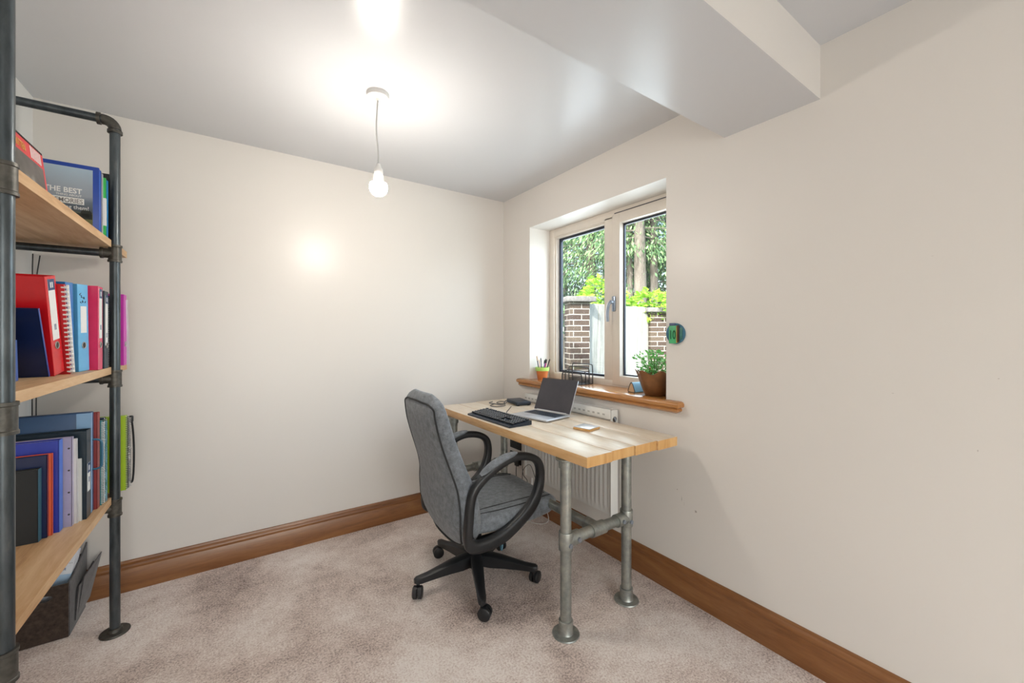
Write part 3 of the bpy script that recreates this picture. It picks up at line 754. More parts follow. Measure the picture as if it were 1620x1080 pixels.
DK = thing('docking_station', 'flat black docking station box behind the laptop on the desk', 'docking station', (1.66, 2.335, DZ), R(-12))
b = MB(); b.bx((-.055, -.095, .003), (.055, .095, .027), .006, 3); b.build('dock_case', M['dkblue'], DK)
b = MB()
for yy in (-.06, -.02, .03, .065): b.bx((-.0562, yy - .008, .011), (-.0548, yy + .008, .019))
build_each(b, 'port', M['radhole'], DK)
b = MB()
for xx, yy in ((-.04, -.08), (.04, -.08), (-.04, .08), (.04, .08)): b.bx((xx - .008, yy - .008, 0), (xx + .008, yy + .008, .004))
build_each(b, 'rubber_foot', M['blackm'], DK)
cs = [([(-.05, .02, .015), (-.085, .03, .02), (-.115, .01, .006), (-.14, .07, .004), (-.10, .12, .004), (-.07, .10, .004)], 'black'),
      ([(-.05, -.02, .015), (-.09, -.02, .024), (-.13, -.03, .006), (-.16, .02, .004), (-.19, .09, .004), (-.15, .13, .004)], 'dkblue'),
      ([(-.05, .05, .015), (-.08, .05, .018), (-.10, .02, .005), (-.13, -.06, .004), (-.20, -.07, .004), (-.22, -.02, .004), (-.17, .04, .004)], 'black')]
lb3 = ['black lead looping off the docking station towards the room corner', 'dark blue lead curling from the docking station ports to the keyboard', 'black lead snaking from the docking station past the laptop corner']
for (pt, mm_), lb in zip(cs, lb3):
    o = MB().tube(catmull(pt, 6), .0024, 8).build('cable', M[mm_]); o.location = (1.66, 2.335, DZ); o.rotation_euler = (0, 0, R(-12))
    tag(o, lb, 'cable', 'leads tangled beside the docking station')

CO = thing('coaster', 'square wooden coaster with a white top on the desk', 'coaster', (1.503, 1.505, DZ), R(12))
MB().box((0, 0, .006), (.100, .100, .012), None, .003, 2).build('coaster_base', M['pineend'], CO)
MB().box((0, 0, .0132), (.097, .097, .0024), None, .001).build('coaster_top', plain('glossy white tile', (.72, .74, .76), .15), CO)

# ------------------------------------------------------------------ things on the window sill
LR = thing('letter_rack', 'black wire and mesh letter rack standing on the window sill', 'letter rack', (1.935, 2.035, zs), R(0))
hs = [(.055, .100, .132), (.022, .100, .112), (-.011, .100, .088), (-.044, .098, .072)]
meshm = plain('fine black mesh', (.02, .022, .025), .5)
for k, (xo, hy, h) in enumerate(hs):
    pts = catmull([(xo, -hy, .003), (xo, -hy, h * .5), (xo, -hy + .003, h - .012), (xo, -hy + .016, h), (xo, 0, h), (xo, hy - .016, h), (xo, hy - .003, h - .012), (xo, hy, h * .5), (xo, hy, .003)], 4)
    hp = MB().tube(pts, .0034, 8).build('wire_hoop', M['black'], LR)
    b = MB()
    hh = h * (.30 if k < 3 else .90)
    for i in range(40):
        yy = -hy + .004 + (2 * hy - .008) * i / 39; b.bx((xo - .0004, yy - .0005, .004), (xo + .0004, yy + .0005, hh))
    for i in range(int(hh / .0055)):
        zz_ = .006 + i * .0055; b.bx((xo - .0004, -hy + .002, zz_ - .0005), (xo + .0004, hy - .002, zz_ + .0005))
    b.build('mesh_panel', meshm, hp, angle=None)
b = MB(); b.bx((-.05, -.096, .0), (.06, .096, .004), .001); b.build('base_tray', M['black'], LR)

PP = thing('pen_pot', 'terracotta flower pot with lime green rim used as a pen holder', 'plant pot', (1.905, 2.372, zs))
b = MB(); b.lathe([(0, 0), (.034, 0), (.036, .004), (.046, .066), (.043, .066), (.033, .008), (0, .008)], seg=28); b.build('pot_body', M['terracotta'], PP)
b = MB(); b.lathe([(.0455, .064), (.051, .064), (.053, .090), (.049, .090), (.0455, .068)], seg=28); b.build('pot_rim', M['lime'], PP)
pens = [((-.020, .028), 16, 200, .175, (.05, .03, .05), 'long thin dark striped pencil leaning far left out of the pot'),
        ((.004, .010), 6, 90, .150, (.06, .06, .10), 'black pen standing nearly upright in the middle of the pot'),
        ((.010, -.008), 12, 300, .145, (.72, .04, .20), 'bright pink pen in the middle of the green rimmed pot'),
        ((-.008, -.014), 18, 262, .155, (.30, .18, .50), 'purple pen leaning right in the green rimmed pot'),
        ((.012, -.022), 24, 275, .160, (.03, .03, .035), 'black tipped pen leaning furthest right out of the pot'),
        ((-.014, .002), 9, 110, .140, (.75, .35, .40), 'pale pink pencil left of the black pen in the pot'),
        ((.020, .006), 10, 20, .135, (.78, .78, .80), 'white pen at the window side of the green rimmed pot')]
for (ox, oy), tl, az, ln, col, lb in pens:
    t = thing('pen', lb, 'pen', (1.905 + ox * .5, 2.372 + oy * .5, zs + .010), group='pens in the terracotta pot')
    t.rotation_euler = (R(tl) * math.sin(R(az)) * -1, R(tl) * math.cos(R(az)), 0)
    cm = plain('pen barrel %d' % len(bpy.data.materials), col, .35)
    MB().cyl((0, 0, 0), (0, 0, ln * .78), .0038, 10).build('barrel', cm, t)
    b = MB(); b.cyl((0, 0, ln * .78), (0, 0, ln * .96), .0042, 10); b.cyl((0, 0, ln * .96), (0, 0, ln), .0036, 10, r2=.001); b.build('cap', M['black'] if 'pencil' not in lb else M['tan'], t)

PT = thing('potted_plant', 'leafy green plant in a bronze wavy rimmed pot on the window sill', 'potted plant', (1.915, 1.388, zs))
wv = lambda a, z: (.10 * max(0, z - .085) / .045) * math.cos(6 * a + .6)
prof_ = [(0, 0), (.052, 0), (.058, .006), (.070, .035), (.084, .075), (.093, .105), (.100, .128), (.096, .130), (.088, .108), (.078, .075), (.060, .03), (0, .02)]
rows = []
for r, z in prof_:
    ring = []
    for k in range(60):
        a = 2 * PI * k / 60; rr = r * (1 + wv(a, z)); zz_ = z + (max(0, z - .10) / .03) * .012 * math.cos(6 * a + .6)
        ring.append((rr * math.cos(a), rr * math.sin(a), zz_))
    rows.append(ring)
pot = MB().grid(rows, closed_v=True).build('pot', M['bronze'], PT, angle=60)
MB().lathe([(0, .095), (.05, .096), (.083, .092), (0, .085)], seg=24).build('soil', M['soil'], PT)
def leaves(center_fn, n, size, seed=1, flat=.5, elong=1.6):
    """n folded four-cornered leaves scattered by center_fn -> mesh arrays"""
    rg = np.random.RandomState(seed); V = []; F = []
    for i in range(n):
        c, d = center_fn(rg)
        s_ = size * rg.uniform(.6, 1.25)
        d = np.array(d, float); d /= (np.linalg.norm(d) + 1e-9)
        r_ = rg.normal(size=3); w = np.cross(d, r_); w /= (np.linalg.norm(w) + 1e-9); nrm = np.cross(d, w)
        c = np.array(c, float); k = len(V)
        V += [c, c + d * s_ * elong * .5 + w * s_ * .42 + nrm * s_ * .1, c + d * s_ * elong, c + d * s_ * elong * .5 - w * s_ * .42 + nrm * s_ * .1]
        F += [(k, k + 1, k + 2), (k, k + 2, k + 3)]
    return V, F
def leafobj(name, V, F, mat, parent):
    me = bpy.data.meshes.new(name); me.from_pydata([tuple(v) for v in V], [], F)
    return link_mesh(name, me, mat, parent, False, None)
def herbfn(rg):
    a = rg.uniform(0, 2 * PI); r = rg.uniform(0, .07) ; z = rg.uniform(.02, .155) ; rr = r * (1 + z * 4.5)
    z2 = z * (1 - .25 * (rr / .12) ** 2)
    return (rr * math.cos(a), rr * math.sin(a), .095 + z2), (math.cos(a) * .8 + rg.normal() * .4, math.sin(a) * .8 + rg.normal() * .4, rg.uniform(-.2, .9))
V, F = leaves(herbfn, 520, .013, 3)
# keep the leaves off the glass and the window reveal
V = [np.array([min(v[0], .108), max(v[1], -.118), v[2]]) for v in V]
leafobj('foliage', V, F, M['herb'], PT)
b = MB()
for k in range(16):
    a = random.uniform(0, 2 * PI); r = random.uniform(.02, .085); b.tube(catmull([(r * .3 * math.cos(a), r * .3 * math.sin(a), .09), (r * .6 * math.cos(a), r * .6 * math.sin(a), .16), (r * math.cos(a), r * math.sin(a), random.uniform(.19, .235))], 3), .0013, 5)
b.build('stems', plain('green stem', (.10, .22, .06), .6), PT)

GC = thing('glasses_case', 'pale blue tent shaped case with tan ends beside the bronze pot', 'case', (1.945, 1.523, zs), R(-99))
tri = catmull([(-.029, .002, 0), (-.026, .016, 0), (-.012, .046, 0), (0, .058, 0), (.012, .046, 0), (.026, .016, 0), (.029, .002, 0), (.0, .0, 0)], 3, True)
poly = [(p_.x, max(0, p_.y)) for p_ in tri]
b = MB(); b.prism(poly, -.055, .055, 'y', smooth=True); b.build('case_shell', M['skyblue'], GC, angle=50)
for yy in (-.0562, .0545):
    b = MB(); b.prism([(x * .80, .003 + z * .86) for x, z in poly], yy, yy + .0017, 'y'); b.build('end_panel', M['tan'], GC, angle=None)
    b = MB(); b.tube([(x * .93, yy + .0008, .001 + z * .965) for x, z in poly], .0022, 6, closed=True); b.build('end_rim', M['blackm'], GC)

# number ten plaque on the wall right of the window
PQ = thing('wall_plaque', 'small round painted plaque with a green number 10 on the wall', 'wall plaque', (XR, 1.209, 1.305))
MB().lathe([(0, 0), (.052, 0), (.053, -.004), (.051, -.010), (0, -.010)], (0, 0, 0), 32, axis='x').build('disc', plain('blue painted wood', (.05, .17, .26), .4, var=.3), PQ)
MB().bx((-.019, -.012, -.050), (-.0095, .030, .040), .003).build('green_tile', plain('green painted tile', (.07, .40, .17), .35, var=.2), PQ)
MB().bx((-.018, -.024, -.044), (-.0095, -.015, .042), .002).build('brown_strip', plain('dark brown strip', (.06, .022, .012), .4), PQ)
MB().bx((-.0185, -.0148, -.046), (-.0098, -.0122, .038)).build('yellow_edge', plain('ochre edge', (.55, .33, .06), .4), PQ)
MB().bx((-.018, -.004, .040), (-.0098, .028, .053), .002).build('top_tab', plain('slate blue', (.08, .11, .20), .5), PQ)
MB().bx((-.013, -.042, -.030), (-.0098, -.026, .030), .002).build('teal_patch', plain('teal paint', (.06, .20, .17), .4, var=.4), PQ)
text('numeral', '10', .062, (-.0194, .0275, -.027), (0, -1, 0), (0, 0, 1), plain('deep green paint', (.006, .10, .035), .35), PQ, sx=.62, bold=.0012)

# ------------------------------------------------------------------ pendant lamp
BX, BY, BZ = .536, 1.864, 1.965
PD = thing('pendant_lamp', 'bare glowing bulb on a white flex hanging from the ceiling', 'pendant lamp', (BX, BY, ZC))
MB().lathe([(0, 0), (.049, 0), (.050, -.004), (.048, -.020), (.044, -.023), (.010, -.025), (.008, -.032), (0, -.032)], seg=32).build('ceiling_rose', M['white'], PD)
MB().tube(catmull([(0, 0, -.028), (-.004, .0, -.09), (-.006, .002, -.17), (.002, .0, -.27), (.003, 0, -.325)], 6), .0032, 10).build('flex', plain('grey flex', (.50, .50, .49), .5), PD)
MB().lathe([(0, -.318), (.008, -.320), (.012, -.335), (.019, -.345), (.020, -.366), (.0185, -.368), (.021, -.371), (.021, -.392), (0, -.392)], (.003, 0, 0), 24).build('lamp_holder', M['white'], PD)
bulb = []
r_ = .040; zc_ = -.428
for t in np.linspace(0, PI, 18):
    bulb.append((r_ * math.sin(t), zc_ - r_ * math.cos(t)))
bulb = [(max(r, .0), z) for r, z in bulb]
bulb = [(r, z) for r, z in bulb if z < zc_ + .024] + [(.020, -.402), (.0165, -.392), (0, -.392)]
MB().lathe(bulb, (.003, 0, 0), 28).build('bulb', emis('glowing warm bulb', (1.0, .92, .82), 250), PD)

# ------------------------------------------------------------------ pipe shelving
SH = thing('pipe_shelf_unit', 'tall dark steel pipe shelving unit with reclaimed board shelves on the left', 'shelving unit', (-.58, 1.9, 0))
ST, BR = M['steel'], M['bracket']
PX, PYN, PYF, PRR = -.434, 1.405, 2.43, .0176
SZ = (.600, 1.160, 1.705); PZ = [.546, 1.108, 1.652]; TOPZ = 2.228
def tee(lg, x, y, z, dirx=-1):
    b = MB(); b.lathe([(.0178, -.037), (.0240, -.037), (.0240, -.029), (.0220, -.027), (.0220, .027), (.0240, .029), (.0240, .037), (.0178, .037)], (x, y, z), 28)
    b.lathe([(.015, 0), (.0205, .0), (.0205, .026), (.0235, .028), (.0235, .038), (.0178, .038)] if dirx > 0 else [(.0165, -.046), (.0232, -.046), (.0232, -.037), (.0205, -.035), (.0205, 0), (.015, 0)], (x, y, z), 26, axis='x')
    return b.build('tee_fitting', BR, lg, True)
for y in (PYN, PYF):
    lg = MB().cyl((PX, y, .004), (PX, y, TOPZ - .035), PRR, 28).build('post', ST, SH, True)
    b = MB(); b.lathe([(0, 0), (.050, 0), (.051, .004), (.049, .008), (.027, .010), (.024, .022), (.0178, .024)], (PX, y, 0), 30)
    b.build('floor_flange', BR, lg, True)
    for z in PZ: tee(lg, PX, y, z)
    # elbow into the top rail
    el = [(PX, y, TOPZ - .036)] + [(PX - .036 * (1 - math.cos(a)), y, TOPZ - .036 + .036 * math.sin(a)) for a in np.linspace(.15, PI / 2, 8)] + [(PX - .040, y, TOPZ)]
    b = MB(); b.tube(el, .0215, 22); b.lathe([(.0178, 0), (.0250, 0), (.0250, .012), (.0178, .012)], (PX, y, TOPZ - .052), 26); b.lathe([(.0170, 0), (.0250, 0), (.0250, .012), (.0170, .012)], (PX - .056, y, TOPZ), 26, axis='x')
    b.build('elbow_fitting', BR, lg, True)
    for z in PZ + [TOPZ]:
        rl = MB().cyl((PX - .03, y, z), (XL + .004, y, z), PRR * (.88 if z < TOPZ else .95), 22).build('cross_rail', ST, SH, True)
        b = MB(); b.lathe([(.0, 0), (.046, 0), (.046, .006), (.030, .009), (.028, .022), (.020, .022), (0, .022)], (XL, y, z), 26, axis='x'); b.build('wall_flange', BR, rl, True)
for i, z in enumerate(SZ):
    # board with notches around the front posts
    X0, X1, nx = XL + .004, -.440, -.462
    poly = [(X0, 1.05), (X1, 1.05)]
    for y in (PYN, PYF): poly += [(X1, y - .03), (nx, y - .03), (nx, y + .03), (X1, y + .03)]
    poly += [(X1, 2.70), (X0, 2.70)]
    b = MB(); b.prism(poly, z - .030, z, 'z')
    s_ = b.build('shelf_board', M['shelfwood'], SH, True, angle=None)

def sh_item(name, lab, cat, X, Y, z, lean=0, rz=0, group=None):
    t = thing(name, lab, cat, (X, Y, z), group=group); t.rotation_euler = (R(lean), 0, R(rz)); return t
paper = plain('paper edges', (.78, .77, .74), .8, var=.03)
labelw = plain('white label', (.76, .77, .76), .6, var=.02)
metal = plain('nickel ring', (.55, .55, .55), .3, metal=.9)
inkm = plain('label ink', (.10, .13, .25), .6)
navyl = plain('navy label band', (.03, .07, .17), .5)
colors = {}
def cm(nm, c, r=.35):
    if nm not in colors: colors[nm] = plain(nm, c, r, var=.05)
    return colors[nm]
def lever_file(lab, X, Y, z, t, h, dp, mat, lean=0, rz=0, lb=True, band=True, group=None, hole=.30, facemat=None, lz=(.42, .86), cat='ring binder'):
    o = sh_item('ring_binder', lab, cat, X, Y, z, lean, rz, group)
    b = MB(); b.bx((-dp, 0, 0), (0, .003, h), .001, 1); b.bx((-dp, t - .003, 0), (0, t, h), .001, 1); b.bx((-.003, .0, 0), (0, t, h), .0012, 1)
    b.build('cover', mat, o)
    MB().bx((-dp + .008, .004, .006), (-.035, t - .004, h - .012)).build('paper_block', paper, o)
    if lb:
        b = MB(); b.bx((.0, t * .2, h * lz[0]), (.0009, t * .8, h * lz[1])); la = b.build('spine_label', labelw, o)
        if band:
            b = MB(); b.bx((.0009, t * .2, h * (lz[1] - .11)), (.0014, t * .8, h * lz[1])); b.build('label_band', navyl, la)
            b = MB(); b.bx((.0014, t * .38, h * (lz[1] - .085)), (.0018, t * .46, h * (lz[1] - .03))); b.bx((.0014, t * .54, h * (lz[1] - .085)), (.0018, t * .62, h * (lz[1] - .03))); b.build('label_print', labelw, la)
        b = MB()
        for k in range(3): b.bx((.0009, t * (.42 + .07 * k), h * (lz[0] + .10)), (.0013, t * (.45 + .07 * k), h * (lz[0] + .16)))
        b.build('label_writing', inkm, la)
    if hole:
        b = MB(); b.lathe([(.0, .0004), (.0105, .0004), (.0105, .0012), (0, .0012)], (0, t / 2, h * hole), 18, axis='x'); hh = b.build('finger_hole', M['radhole'], o)
        b = MB(); b.tube([(.0012, t / 2 + .0115 * math.cos(a), h * hole + .0115 * math.sin(a)) for a in np.linspace(0, 2 * PI, 18, endpoint=False)], .0014, 6, closed=True); b.build('ring_rim', metal, hh)
    return o
def folder(lab, X, Y, z, t, h, dp, mat, lean=0, rz=0, name='folder', cat='folder', edge=None, group=None, pages=True):
    o = sh_item(name, lab, cat, X, Y, z, lean, rz, group)
    b = MB(); b.bx((-dp, 0, 0), (0, .0016, h), .0005, 1); b.bx((-dp, t - .0016, 0), (0, t, h), .0005, 1); b.bx((-.002, .0, 0), (.0, t, h), .0005, 1); b.build('cover', mat, o)
    if pages: MB().bx((-dp + .004, .0018, .003), (-.004, t - .0018, h - .005)).build('pages', paper, o)
    if edge: MB().bx((-.0001, 0, 0), (.0008, t, h)).build('spine_edge', edge, o)
    return o
def comb(o, t, h, n, r, mat, x=0, z0=.008):
    b = MB()
    for k in range(n):
        zz_ = z0 + (h - 2 * z0) * k / (n - 1)
        b.tube([(x - r * .3 + r * math.cos(a), t / 2 + (t / 2 + .001) * math.sin(a), zz_ + .0006 * math.sin(a)) for a in np.linspace(0, 2 * PI, 12, endpoint=False)], .0011, 5, closed=True)
    return b.build('spiral_binding', mat, o, angle=None)
def notebook(lab, X, Y, z, t, h, dp, mat, bmat, lean=0, rz=0, n=44, group=None, r=.006):
    o = sh_item('spiral_notebook', lab, 'notebook', X, Y, z, lean, rz, group)
    b = MB(); b.bx((-dp, 0, 0), (-.003, .0012, h)); b.bx((-dp, t - .0012, 0), (-.003, t, h)); b.build('cover', mat, o)
    MB().bx((-dp + .002, .0014, .002), (-.005, t - .0014, h - .002)).build('pages', paper, o)
    comb(o, t, h, n, r, bmat)
    return o
# middle shelf
z = SZ[1]
sh2 = 'files on the middle shelf'
o = folder('green and black paperback at the near end of the middle shelf', -.532, 1.775, z, .016, .20, .15, cm('green cover', (.03, .22, .09)), name='book', cat='book', group=sh2)
MB().bx((-.151, -.0004, .085), (.0012, .0164, .2002)).build('black_band', M['black'], o)
MB().bx((-.1512, -.0007, .080), (.0014, .0166, .085)).build('red_line', cm('red cover', (.55, .012, .02)), o)
o = folder('slim blue book between the green paperback and the navy folder', -.536, 1.812, z, .018, .122, .12, cm('mid blue cover', (.02, .10, .42)), name='book', cat='book', group=sh2, lean=4)
folder('navy folder leaning against the big red binder', -.507, 1.955, z, .010, .235, .24, cm('navy cover', (.008, .018, .075), .25), lean=22, edge=cm('blue edge', (.02, .08, .33)), group=sh2, name='folder')
lever_file('big glossy red ring binder with white spine label, leaning', -.497, 1.968, z, .068, .330, .26, cm('glossy red', (.62, .008, .015), .22), lean=11, rz=-6, group=sh2, lz=(.36, .97))
o = notebook('red notebook with a white comb spine beside the red binder', -.476, 2.047, z, .014, .315, .22, cm('red cover', (.55, .012, .02)), labelw, lean=12, group=sh2, n=20, r=.009)
for c_ in [c for c in o.children if c.name.startswith('spiral')]:
    b = MB()
    for k in range(20):
        zz_ = .010 + .295 * k / 19; b.bx((-.012, -.0012, zz_ - .0035), (.006, .0152, zz_ + .0035), .002, 1)
    b.bx((-.001, .010, .002), (.006, .016, .313), .002)
    b.build('comb_teeth', labelw, c_)
lever_file('darker blue ring binder partly behind the white comb notebook', -.492, 2.070, z, .066, .325, .26, cm('sky blue gloss dark', (.02, .20, .55), .25), lean=3, rz=-3, lb=False, group=sh2)
o = lever_file('light blue ring binder with handwriting above a white label', -.480, 2.146, z, .066, .327, .27, cm('light blue gloss', (.13, .45, .76), .25), lean=2, rz=-12, lb=False, group=sh2)
MB().bx((.0, .016, .145), (.001, .052, .245)).build('spine_label', labelw, o)
b = MB()
rg = random.Random(4)
for (y0_, z0_) in ((.014, .290), (.024, .282), (.034, .276), (.026, .264), (.040, .260), (.016, .262)):
    b.tube(catmull([(.0008, y0_ + rg.uniform(-.003, .008) , z0_ + rg.uniform(-.006, .006)) for k in range(4)], 3), .0009, 5)
b.build('handwriting', M['blackm'], o)
lever_file('pink red ring binder with a magenta side, right of the light blue one', -.4445, 2.222, z, .064, .330, .28, cm('pink red', (.72, .03, .12), .22), lean=0, rz=0, group=sh2, lz=(.38, .97))
lever_file('black ring binder with a long white label near the far post', -.441, 2.297, z, .058, .318, .27, cm('petrol black', (.012, .028, .045), .3), lean=0, group=sh2, lz=(.30, .95))
o = notebook('white covered notebook with metal spiral touching the far post', -.446, 2.362, z, .016, .305, .22, cm('off white cover', (.62, .66, .68)), metal, group=sh2, n=40)
lever_file('magenta ring binder standing beyond the far post', -.4175, 2.500, z, .055, .322, .27, cm('magenta', (.58, .03, .42), .35), lb=False, group=sh2)
folder('loose white papers leaning behind the magenta binder', -.412, 2.572, z, .012, .30, .21, cm('loose paper white', (.70, .70, .72)), lean=7, name='paper_stack', cat='papers', group=sh2)
lever_file('dark blue ring binder hidden behind the far post on the middle shelf', -.452, 2.462, z, .034, .31, .27, cm('navy cover', (.008, .018, .075), .25), lb=False, group=sh2, hole=0)

# bottom shelf
z = SZ[0]; sh3 = 'folders and books on the bottom shelf'
folder('large matt black book nearest the camera on the bottom shelf', -.548, 2.020, z, .026, .245, .215, cm('soft black', (.012, .014, .016), .6), edge=cm('dull blue edge', (.04, .12, .17)), name='book', cat='book', group=sh3)
folder('slim navy book between the black and orange books', -.535, 2.048, z, .014, .284, .21, cm('navy cover', (.008, .018, .075), .25), name='book', cat='book', group=sh3)
folder('thin bright orange book on the bottom shelf', -.527, 2.064, z, .011, .285, .20, cm('orange red', (.85, .13, .05), .4), name='book', cat='book', group=sh3)
o = folder('royal blue folder behind the orange book', -.515, 2.082, z, .034, .325, .245, cm('royal blue', (.02, .04, .40), .35), edge=cm('bright blue edge', (.07, .19, .68)), group=sh3)
b = MB(); b.tube(catmull([(-.16, -.0004, .324), (-.145, -.0004, .318), (-.140, -.0004, .30), (-.140, -.0004, .285)], 4), .0009, 5); b.build('thumb_cut', cm('navy cover', (.008, .018, .075)), o)
o = folder('lilac punched wallet of papers beside the royal blue folder', -.492, 2.120, z, .020, .325, .24, cm('lilac', (.40, .36, .50), .4), group=sh3, name='punched_wallet', cat='wallet')
b = MB()
for zz_ in (.045, .125, .205, .285): b.lathe([(0, -.0008), (.0032, -.0008), (.0032, .0002), (0, .0002)], (-.008, 0, zz_), 10, axis='y')
build_each(b, 'punch_hole', M['radhole'], o)
folder('dog eared white papers standing right of the lilac wallet', -.483, 2.143, z, .012, .315, .22, cm('loose paper white', (.70, .70, .72)), lean=2, group=sh3, name='paper_stack', cat='papers')
folder('shorter white booklet leaning in front of the black binder', -.476, 2.160, z, .006, .235, .20, labelw, lean=1, group=sh3, name='booklet', cat='booklet')
lever_file('black ring binder with a small blue and white spine label on the bottom shelf', -.4655, 2.170, z, .055, .335, .27, cm('petrol black', (.012, .028, .045), .3), group=sh3, lz=(.30, .62), hole=0)
o = sh_item('file_box', 'tall blue document case with a carrying handle on the bottom shelf', 'file box', -.466, 2.230, z, group=sh3)
b = MB(); b.bx((-.30, 0, 0), (0, .038, .395), .004, 2); b.build('case_body', cm('slate blue case', (.025, .075, .18), .4), o)
MB().bx((-.0400, -.0006, .002), (.0008, .012, .393)).build('pale_edge', cm('pale blue edge', (.24, .42, .66), .35), o)
MB().tube(catmull([(0, .019, .285), (.012, .019, .284), (.024, .019, .276), (.027, .019, .255), (.027, .019, .195), (.024, .019, .175), (.012, .019, .168), (0, .019, .168)], 5), .0038, 10).build('carry_handle', cm('handle blue', (.04, .15, .24), .35), o)
folder('maroon hardback book right of the blue document case', -.457, 2.272, z, .036, .385, .27, cm('maroon', (.28, .035, .035), .4), name='book', cat='book', group=sh3)
notebook('teal notebook with white spiral left of the far post', -.450, 2.315, z, .016, .345, .21, cm('teal cover', (.03, .22, .25)), labelw, n=50, group=sh3)
notebook('dark notebook with a blue spiral against the far post', -.447, 2.336, z, .018, .345, .21, cm('dark green cover', (.03, .06, .04)), cm('blue spiral', (.06, .35, .50)), n=50, group=sh3)
notebook('navy notebook hidden mostly behind the far post', -.452, 2.362, z, .022, .35, .21, cm('navy cover', (.008, .018, .075)), metal, n=46, group=sh3)
notebook('lime green notebook with black spiral beyond the far post', -.4035, 2.478, z, .022, .335, .23, cm('lime cover', (.38, .56, .02)), M['black'], n=40, group=sh3)
o = notebook('grey notebook with a wire spiral behind the lime green one', -.400, 2.504, z, .018, .325, .22, cm('grey cover', (.35, .36, .38)), metal, n=40, group=sh3)
o = sh_item('strap', 'black looped strap hanging down beyond the lime green notebook', 'strap', -.402, 2.550, z + .015)
b = MB(); b.sweep(catmull([(-.01, 0, .30), (.000, .003, .295), (.006, .007, .24), (.009, .010, .15), (.008, .010, .05), (.004, .008, .0), (-.003, .003, .01), (-.004, .0, .10), (-.005, -.002, .22), (-.010, 0, .29)], 5), rrect(.008, .003, .001, 2), closed=True); b.build('strap_loop', M['blackm'], o)
MB().box((.0, .002, .292), (.018, .016, .032), None, .006, 3).build('strap_clip', M['black'], o)
# yellowing papers lying over the folders' tops
o = MB().bx((-.70, 2.150, z + .337), (-.49, 2.168, z + .3395)).build('paper_stack', cm('cream paper', (.66, .64, .42)), origin=(-.6, 2.16, z + .337)); bpy.data.objects.remove(o)

# top shelf
z = SZ[2]; sh1 = 'albums and folders on the top shelf'
t = sh_item('wall_calendar', 'red spiral bound calendar with a dark picture leaning on the top shelf', 'calendar', -.502, 1.660, z + .001); t.rotation_euler = (0, R(-6), 0)
MB().bx((-.004, 0, 0), (0, .292, .178)).build('calendar_pages', cm('red calendar', (.66, .035, .04), .4), t)
pm, nt_, b_ = newmat('dark calendar photograph'); vv = coords(nt_, (1, 4, 6)); f_ = noise(nt_, vv, 2.2, 3); L(nt_, ramp(nt_, f_, [(.35, (.035, .03, .026)), (.62, (.12, .10, .085)), (.72, (.30, .28, .26))]), b_.inputs['Base Color']); b_.inputs['Roughness'].default_value = .3
MB().bx((.0, .018, .0), (.0008, .276, .128)).build('photograph', pm, t)
text('title', 'TIES & KITTEN', .031, (.0009, .028, .139), (0, 1, 0), (0, 0, 1), cm('gold lettering', (.75, .42, .10)), t, sx=.62)
b = MB()
for k in range(7): b.bx((.0002, .190 + k * .012, .136), (.0008, .196 + k * .012, .172))
b.build('white_lines', labelw, t)
b = MB()
for k in range(40): b.bx((-.005, .006 + k * .0071, .175), (.001, .009 + k * .0071, .1815))
b.build('spiral_binding', M['black'], t, angle=None)

# photo album with a landscape cover, facing the camera end of the shelf
t = sh_item('photo_album', 'blue photo album with a misty landscape cover about memories', 'photo album', -.456, 2.292, z, rz=1.5, group=None)
ah, ad, at_ = .270, .33, .040
b = MB(); b.bx((-ad, 0, 0), (0, .004, ah), .002); b.bx((-ad, at_ - .004, 0), (0, at_, ah), .002)
b.bx((-ad, .002, ah - .006), (0, .006, ah), .001)
b.build('cover', cm('album blue', (.012, .05, .30), .35), t)
b = MB(); b.bx((-ad + .004, .0085, .004), (-.002, .013, ah - .004)); b.bx((-ad + .004, .019, .004), (-.002, .023, ah - .004)); b.bx((-ad + .004, .030, .004), (-.002, .034, ah - .004)); b.build('album_leaves', labelw, t)
b = MB(); b.bx((-ad + .004, .0045, .003), (-.0005, .0085, ah - .003)); b.bx((-ad + .004, .0135, .003), (-.0005, .0185, ah - .003)); b.bx((-ad + .004, .0235, .003), (-.0005, .0295, ah - .003)); b.build('blue_leaves', cm('leaf blue', (.02, .10, .50), .35), t)
pm, nt_, b_ = newmat('misty hills photograph'); tc = N(nt_, 'ShaderNodeTexCoord'); sp = N(nt_, 'ShaderNodeSeparateXYZ'); L(nt_, tc.outputs['Object'], sp.inputs[0])
nn = noise(nt_, coords(nt_, (3, 1, 3)), 3, 4); ma = N(nt_, 'ShaderNodeMath', operation='MULTIPLY_ADD'); L(nt_, nn, ma.inputs[0]); ma.inputs[1].default_value = .05; L(nt_, sp.outputs[2], ma.inputs[2])
L(nt_, ramp(nt_, ma.outputs[0], [(.02, (.05, .05, .012)), (.095, (.13, .14, .05)), (.108, (.05, .065, .08)), (.15, (.12, .15, .19)), (.165, (.27, .31, .36)), (.21, (.30, .35, .41)), (.29, (.36, .48, .58))]), b_.inputs['Base Color']); b_.inputs['Roughness'].default_value = .35
MB().bx((-ad + .010, -.0008, .006), (-.018, .0002, ah - .016)).build('cover_picture', pm, t)
xt, yt = (1, 0, 0), (0, 0, 1)
wt = labelw; gx = -.235
text('lettering', 'THE BEST', .028, (-.048, -.0012, .152), xt, yt, wt, t, sx=.86, bold=.0005, align='RIGHT')
text('lettering', 'THING ABOUT', .0115, (-.049, -.0012, .139), xt, yt, wt, t, align='RIGHT', sx=.9)
MB().bx((-.150, -.0014, .110), (-.042, -.0008, .134)).build('lettering_box', wt, t)
text('lettering', 'MEMORIES', .0235, (-.045, -.0018, .1135), xt, yt, M['stone'], t, sx=.84, bold=.0003, align='RIGHT')
